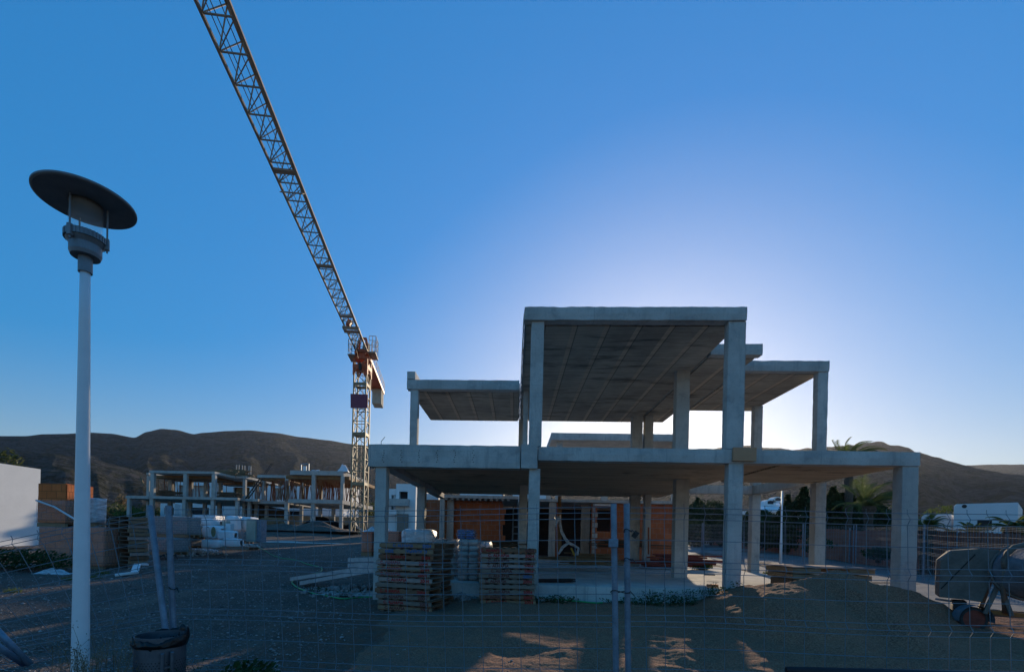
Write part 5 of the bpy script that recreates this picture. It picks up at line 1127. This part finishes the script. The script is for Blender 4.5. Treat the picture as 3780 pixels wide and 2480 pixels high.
def palm(label, px, Y, y_head, nf, fl, seed, trunk=True, droop=1.0, mat=None, wind=0.0, up=.5, y_base=None):
    c = at(px, 1950, Y); g = gz(c.x, Y); zh = at(px, y_head, Y).z-g; o = T('palm_tree', label, 'palm', (c.x, Y, g)); rd = random.Random(seed)
    tk = MB(); n = 14; tk.path([(0.02*math.sin(i), 0, zh*i/n) for i in range(n+1)], [.20+.03*(i % 2)+(.10 if i >= n-1 else 0) for i in range(n+1)], 9); tk.build('trunk', M['bark'], o)
    for k in range(nf):
        a = 2*math.pi*k/nf+rd.uniform(-.2, .2); el = rd.uniform(-.1, 1.25)*up+.25; L_ = fl*rd.uniform(.8, 1.1); mb = MB(); P = []; d = Vector((math.cos(a)*math.cos(el), math.sin(a)*math.cos(el), math.sin(el))); p = Vector((0, 0, zh))
        for i in range(11):
            P.append(p.copy()); p = p+d*L_/10; d = (d+Vector((wind*.12, 0, -.14*droop*(i/5+.3)))).normalized()
        mb.path(P, [.022*(1-i/11)+.004 for i in range(11)], 5)
        for i in range(1, 10):
            for q in range(4):
                t = q/4; b = P[i].lerp(P[min(10, i+1)], t); dr_ = (P[min(10, i+1)]-P[i-1]).normalized(); sd_ = dr_.cross(Vector((0, 0, 1))).normalized()
                for sg in (-1, 1):
                    ll = L_*.24*(1-abs(i/10-.45)*1.3)*rd.uniform(.8, 1.1); tip_ = b+(sd_*sg*.8+dr_*.75+Vector((wind*.4, 0, -.35))).normalized()*ll; wv = dr_*.018
                    mb.add([b-wv, b+wv, tip_], [(0, 1, 2)])
        mb.build('frond', mat or M['palm'], o)
    return o
palm('tall palm whose windswept crown rises above the right slab', 3130, 30, 1700, 34, 1.9, 3, True, .8, None, 1.3, .75)
palm('lower palm with long drooping sunlit fronds left of the right column', 3205, 26, 1868, 34, 2.2, 5, True, .95, None, 1.1, .85)
palm('low bushy palm at the left of the caravan roof', 3420, 20.5, 1952, 24, .95, 7, True, .9, None, .3, .8)
palm('spreading sunlit palm before the motorhome, right of its window', 3735, 19.5, 1945, 26, .95, 9, True, .9, None, 0, .7)
palm('small fan palm before the motorhome window', 3585, 20, 1966, 22, .65, 11, True, .8, None, 0, .7)
CG_ = 'dark cypresses behind the brushwood fence'
for i, (px, Y, yt, w_, shp, nm, lb_) in enumerate([(2905, 34, 1828, 1.6, 'cone', 'conifer_tree', 'broad dark conifer left of the inner right column'), (2965, 33, 1795, 1.9, 'cone', 'conifer_tree', 'tallest dark conifer just left of the inner right column'), (2800, 36, 1880, 1.7, 'round', 'dark_shrub', 'dark shrub under the white cottage roof'),
      (3022, 31, 1815, 1.0, 'column', 'cypress', 'dark cypress directly behind the inner right column'), (3072, 30.5, 1800, .75, 'column', 'cypress', 'pointed dark cypress right of the inner right column'), (3106, 31, 1822, .8, 'column', 'cypress', 'short cypress between two taller pointed ones'), (3137, 30.5, 1814, .65, 'column', 'cypress', 'pointed dark cypress under the tall palm'), (3172, 31, 1835, .8, 'column', 'cypress', 'lower cypress left of the drooping palm'),
      (3218, 31.5, 1850, 1.2, 'round', 'dark_shrub', 'dark shrub mass beneath the drooping palm'), (3290, 31, 1880, 1.3, 'round', 'dark_shrub', 'dark shrub by the right front column'), (2572, 46, 1838, 1.4, 'column', 'cypress', 'tall dim cypress right of the inner columns'), (2625, 47, 1842, 2.0, 'round', 'dark_tree', 'dim round tree right of the tall cypress'), (2660, 44, 1890, 1.2, 'cone', 'conifer_tree', 'spiky dark conifer before the small white house corner'), (2565, 42, 1915, 1.3, 'round', 'dark_shrub', 'low bright edged shrub behind the fence between inner columns')]):
    tree(nm, lb_, 'tree' if 'shrub' not in nm else 'shrub', px, Y, yt, w_, M['conifer'] if 'low bright' not in lb_ else M['leaf'], 3600 if w_ > 1 else 2600, .2, shp, 50+i, None, CG_ if nm == 'cypress' else None)
tree('green_tree', 'bright green tree rising left of the motorhome', 'tree', 3482, 33, 1862, 1.5, M['bright_leaf'], 1800, .13, 'round', 81)
tree('green_shrub', 'sunlit shrub at the right end of the motorhome', 'shrub', 3770, 24, 1893, 1.0, M['bright_leaf'], 900, .12, 'round', 83)
tree('green_shrub', 'green shrub at the cottage gable', 'shrub', 2812, 50, 1855, 1.6, M['bright_leaf'], 800, .14, 'round', 84)
tree('ivy_shrub', 'dark ivy clump growing on the brushwood fence, right one', 'shrub', 3245, 22.8, 2018, .75, M['weed'], 1100, .08, 'round', 85, 2068)
tree('ivy_shrub', 'dark ivy clump growing on the brushwood fence behind the lamp post', 'shrub', 3020, 26, 1985, .9, M['weed'], 1100, .09, 'round', 86, 2045)
tree('purple_shrub', 'purple flowering shrub behind the pointed cypresses', 'shrub', 3160, 36, 1795, 2.0, M['purple'], 1000, .14, 'round', 87)
tree('green_shrub', 'sunlit yellowish weed bush at the red props', 'shrub', 2590, 17.6, 2068, .42, M['bright_leaf'], 700, .05, 'round', 88, 2105)
tree('green_shrub', 'sunlit low weeds beside the rear right column', 'shrub', 2880, 16.5, 2105, .5, M['bright_leaf'], 500, .05, 'round', 89, 2125)
tree('conifer_tree', 'dark leafy tree top above the white wall at the left edge', 'tree', 20, 31, 1653, 1.3, M['leaf'], 2200, .15, 'round', 90)
FG = 'green trees below the hills, far left'
for i, (px, Y, yt, w_) in enumerate([(395, 62, 1868, 2.2), (440, 66, 1856, 2.4), (480, 60, 1872, 2.0), (520, 64, 1862, 2.4), (560, 70, 1866, 2.6), (610, 72, 1878, 2.4), (1365, 80, 1845, 2.2)]):
    tree('green_tree', ['pale green tree just right of the lamp post', 'taller tree behind the far left pallets', 'dark green tree at the far left frame corner', 'green tree under the far left floor slab', 'green tree behind the left far columns', 'small green tree beside the low white annex', 'green tree seen between crane and main frame'][i], 'tree', px, Y, yt, w_, M['leaf'] if i != 2 else M['bright_leaf'], 1100, .22, 'round', 100+i, None, FG)
tree('bare_tree', 'pale feathery tree above the far left pallets', 'tree', 447, 70, 1815, 1.0, M['dry'], 700, .2, 'round', 120)
mb = MB(); rd = random.Random(5)
hg_ = T('hedge', 'dark green hedge low before the white wall', 'hedge', gnd(60, 2105)); h0 = hg_.location
def hf(d, r): return Vector((d.x*r*1.9, d.y*r*.5, max(0, .35+d.z*r*.33)))
crown(hf, 2600, .05, rd, .8).build('foliage', M['weed'], hg_); MB().path([(-1.6, 0, .05), (1.6, 0, .08)], .03, 5).build('stem', M['bark'], hg_)
# ================================================================== near foreground
bp = gnd(594, 2600); bp = at(594, 2330, 3.3); bin_ = T('litter_bin', 'round perforated steel litter bin lined with a black bag', 'litter bin', (bp.x, 3.3, 0))
zt_ = bp.z-.02; rb = .158
MB().lathe([(0, .06), (rb, .06), (rb, zt_), (rb-.004, zt_), (rb-.004, .1), (0, .1)], n=48).build('drum', M['stainless'], bin_, smooth=False)
hl = MB()
for row in range(8):
    for k in range(46):
        a = 2*math.pi*(k+.5*(row % 2))/46; z = zt_-.17-row*.018
        if not (row == 0 and False): hl.lathe([(0, 0), (.0042, 0)], n=6, m=Matrix.Translation((math.cos(a)*(rb+.0012), math.sin(a)*(rb+.0012), z)) @ Matrix.Rotation(a, 4, 'Z') @ Matrix.Rotation(R(90), 4, 'Y'))
hl.build('perforations', M['black'], bin_)
bg_ = MB(); rd = random.Random(3)
def bagf(u, v):
    a = 2*math.pi*u; n1 = mn.noise(Vector((math.cos(a)*3, math.sin(a)*3, v*3))); n2 = mn.noise(Vector((math.cos(a)*9, math.sin(a)*9, v*5+4)))
    lift = .035*math.sin(a+.4)+.02*math.sin(2*a)
    if v < .5: t = v/.5; r = rb+.006+.012*math.sin(t*math.pi)+.006*n2; z = zt_-.075*(1-t)+(lift+.03*n1)*t+.012*n2*t
    else: t = (v-.5)/.5; r = (rb+.004)*(1-t)+(rb*.80)*t+.02*n1*t+.008*n2; z = zt_+(lift+.03*n1)*(1-t)-.30*t+.01*n2
    return Vector((r*math.cos(a), r*math.sin(a), z))
bg_.grid(90, 22, bagf); bg_.build('bag', M['blackplastic'], bin_, smooth=True)
for dx, dy, h in ((.118, -.135, zt_-.105), (.158, -.095, zt_-.10)): MB().lathe([(0, 0), (.0135, 0), (.0135, h), (.010, h+.006), (0, h+.006)], (dx, dy, 0), 14).build('stand_post', M['stainless'], bin_, smooth=False)
MB().bar((.118, -.135, zt_-.20), (.158, -.095, zt_-.20), .012).build('bracket', M['stainless'], bin_)
# loose pipes and tarp in the corner
for i, (x0, y0, x1, y1, Y0, Y1) in enumerate(((-60, 2275, 112, 2452, 3.05, 3.2), (-60, 2350, 90, 2450, 2.95, 3.2))):
    tag(MB().path([at(x0, y0, Y0), at(x1, y1, Y1)], .021, 12).build('steel_tube', M['galv'], smooth=True), ('upper' if i == 0 else 'lower')+' of two galvanized tubes leaning into the bottom left corner', 'tube')
c = at(60, 2490, 3.2); mb = MB(); mb.grid(40, 24, lambda u, v: Vector((c.x-.75+u*1.25, c.y-.35+v*.62, .62*(1-clamp((u-.45)/.5)**2)*(1-.25*v)-.1+.05*mn.noise(Vector((u*6, v*6, 1)))+.02*mn.noise(Vector((u*16, v*14, 1))))))
mb.v = [(x, y, z+max(0, c.z-.52)) for x, y, z in mb.v]
tag(mb.build('tarpaulin', M['tarp'], smooth=True), 'dark blue crumpled tarpaulin heaped in the bottom left corner', 'tarpaulin')
a, b = at(2905, 2474, 3.2), at(3900, 2496, 3.2); pp = MB(); pp.path([a, b], .028, 14)
tag(pp.build('handrail', simple('dark_brown_rail_paint', (.028, .012, .014), .5), smooth=True), 'dark brown round rail crossing the bottom right edge of the photo', 'rail')
# dry stalks round the lamp foot
def stalks(label, px0, px1, Y, n, h0, h1, seed, mat='dry', r=.0016, heads=True):
    rd = random.Random(seed); a, b = at(px0, 2480, Y), at(px1, 2480, Y); o = T('dry_weed', label, 'weed', ((a.x+b.x)/2, Y, 0)); mb = MB(); hd = MB()
    for i in range(n):
        x = rd.uniform(a.x, b.x)-o.location.x; y = rd.uniform(-.15, .15); h = rd.uniform(h0, h1); ln = rd.uniform(-.18, .18); P = [(x+ln*t*t, y+rd.uniform(-.01, .01), h*t) for t in (0, .25, .5, .75, 1)]
        mb.path(P, [r*1.6, r*1.4, r*1.2, r, r*.6], 4)
        for k in range(5):
            t = rd.uniform(.45, .95); q = Vector((x+ln*t*t, y, h*t)); e = q+Vector((rd.uniform(-.09, .09), rd.uniform(-.05, .05), rd.uniform(.04, .13))); mb.path([q, e], r*.6, 3)
            if heads:
                for m_ in range(7):
                    c_ = e+Vector((rd.gauss(0, .016), rd.gauss(0, .014), rd.gauss(0, .02))); v1 = Vector((rd.gauss(0, 1), rd.gauss(0, 1), rd.gauss(0, 1))).normalized()*.007; v2 = v1.orthogonal().normalized()*.003; hd.add([c_-v1, c_+v2, c_+v1, c_-v2], [(0, 1, 2, 3)])
    mb.build('stems', M[mat], o); 
    if heads: hd.build('seed_heads', M[mat], o)['kind'] = 'stuff'
    return o
stalks('dry brown weed stalks between the lamp post and the bin', 335, 480, 3.12, 34, .55, 1.02, 4)
stalks('dry feathery weed left of the lamp post foot', 215, 285, 3.05, 16, .55, .95, 6)
stalks('thin dry stalks crossing in front of the lamp post foot', 262, 330, 2.95, 9, .6, .98, 7)
stalks('leafy stalks to the right of the bin', 705, 860, 3.1, 22, .5, .82, 8, 'weed', .0018)
tree('green_shrub', 'low dark weed at the bottom edge right of the bin', 'weed', 930, 3.4, 2440, .22, M['weed'], 500, .03, 'round', 201, 2560, None, .01)
# weeds against the slab
rd = random.Random(9)
wg = T('weed_row', 'dark green weeds growing along the foot of the slab behind the gate posts', 'weeds', at(2420, 2230, 10.2)); mb = MB(); st = MB()
for i in range(60):
    px = rd.choice([rd.gauss(2380, 60), rd.gauss(2570, 50), rd.gauss(2450, 110), rd.gauss(2030, 60)]); Y = rd.uniform(9.9, 10.3); q = at(px, 2230, Y); z0_ = sand_h(q.x, Y); h = rd.uniform(.06, .26)*(1.25 if 2350 < px < 2650 else .6); c = Vector((q.x, Y, z0_))-wg.location
    st.path([c-Vector((0, 0, .03)), c+Vector((rd.uniform(-.05, .05), 0, h))], .004, 4)
    for k in range(34):
        p = c+Vector((rd.gauss(0, .085), rd.gauss(0, .06), h*rd.random())); v1 = Vector((rd.gauss(0, 1), rd.gauss(0, 1), rd.gauss(0, .6))).normalized()*rd.uniform(.015, .035); v2 = v1.orthogonal().normalized()*v1.length*.45; mb.add([p-v1, p+v2, p+v1, p-v2], [(0, 1, 2, 3)])
mb.build('leaves', M['weed'], wg); st.build('stems', M['weed'], wg)
wg = T('weed_row', 'dark weeds under the metal channels beside the left column', 'weeds', gnd(1290, 2188)); mb = MB(); st = MB()
for i in range(26):
    c = Vector((rd.uniform(-.9, .9), rd.uniform(-.5, .4), 0)); h = rd.uniform(.05, .14); st.path([c-Vector((0, 0, .05)), c+Vector((0, 0, h))], .004, 4)
    for k in range(26):
        p = c+Vector((rd.gauss(0, .09), rd.gauss(0, .07), h*rd.random())); v1 = Vector((rd.gauss(0, 1), rd.gauss(0, 1), rd.gauss(0, .6))).normalized()*rd.uniform(.015, .03); v2 = v1.orthogonal().normalized()*v1.length*.45; mb.add([p-v1, p+v2, p+v1, p-v2], [(0, 1, 2, 3)])
mb.build('leaves', M['weed'], wg); st.build('stems', M['weed'], wg)
# loose stones over the gravel: nobody could count them
mb = MB(); rd = random.Random(77); SHP = [Vector(v) for v in ((1, 0, 0), (-1, 0, 0), (0, 1, 0), (0, -1, 0), (0, 0, 1), (0, 0, -1))]; FC = [(0, 2, 4), (2, 1, 4), (1, 3, 4), (3, 0, 4), (2, 0, 5), (1, 2, 5), (3, 1, 5), (0, 3, 5)]
for i in range(15000):
    Y = 3.9+26*rd.random()**2.1; x = rd.uniform(-1.12*Y-.5, -.02*Y-.3 if Y > 8 else .2*Y-1)
    if x > -2.6+.5*mn.noise(Vector((Y, 0, 0))) and Y < 10.6 and rd.random() < .93: continue
    s = rd.uniform(.006, .016)*(1+Y*.05)*(2.2 if rd.random() < .04 else 1); z = gz(x, Y)
    if x > -3.3 and Y < 10.6: z = max(z, sand_h(x, Y))
    c = Vector((x, Y, z+s*.25)); a = rd.uniform(0, 6.28); ca, sa = math.cos(a), math.sin(a); sc = (s*rd.uniform(.8, 1.5), s*rd.uniform(.6, 1), s*rd.uniform(.4, .8))
    mb.add([c+Vector((v.x*sc[0]*ca-v.y*sc[1]*sa, v.x*sc[0]*sa+v.y*sc[1]*ca, v.z*sc[2]))+Vector((rd.uniform(-.2, .2)*s, rd.uniform(-.2, .2)*s, 0)) for v in SHP], FC)
def stones():
    k = NT('loose_stone', .95, .15); g = k.n('NewGeometry'); c = k.mix(g.outputs['Random Per Island'], (.10, .085, .08), (.36, .33, .31)); k.col(c); return k.m
tag(mb.build('loose_gravel', stones()), 'loose gravel stones scattered over the ground', 'gravel', kind='stuff')
# tufts on the gravel by the bricks
for i, (px, py) in enumerate(((250, 2140), (345, 2135), (380, 2118), (45, 2185))):
    c = gnd(px, py); o = T('grass_tuft', 'small sunlit grass tuft on the gravel before the orange bricks', 'grass tuft', c, 0, 'grass tufts before the bricks'); mb = MB(); r2 = random.Random(i)
    for k in range(70): a = r2.uniform(0, 6.28); d = r2.uniform(0, .2); p = Vector((math.cos(a)*d, math.sin(a)*d*.6, 0)); t = p+Vector((r2.gauss(0, .05), r2.gauss(0, .05), r2.uniform(.05, .14))); mb.add([p+Vector((-.008, 0, 0)), p+Vector((.008, 0, 0)), t], [(0, 1, 2)])
    mb.build('blades', M['bright_leaf'], o)
# ================================================================== air
hm = bpy.data.materials.new('haze_air'); hm.use_nodes = True; hn = hm.node_tree; hn.nodes.remove(hn.nodes['Principled BSDF'])
pv = hn.nodes.new('ShaderNodeVolumePrincipled'); pv.inputs['Color'].default_value = (.86, .90, .98, 1); pv.inputs['Density'].default_value = HAZE; pv.inputs['Anisotropy'].default_value = .66
hn.links.new(pv.outputs[0], hn.nodes['Material Output'].inputs['Volume'])
hz = MB().box(-6000, -90, -60, 6000, 6000, 520).build('haze', hm); tag(hz, kind='stuff', label='thin bluish haze over the hills', cat='haze')
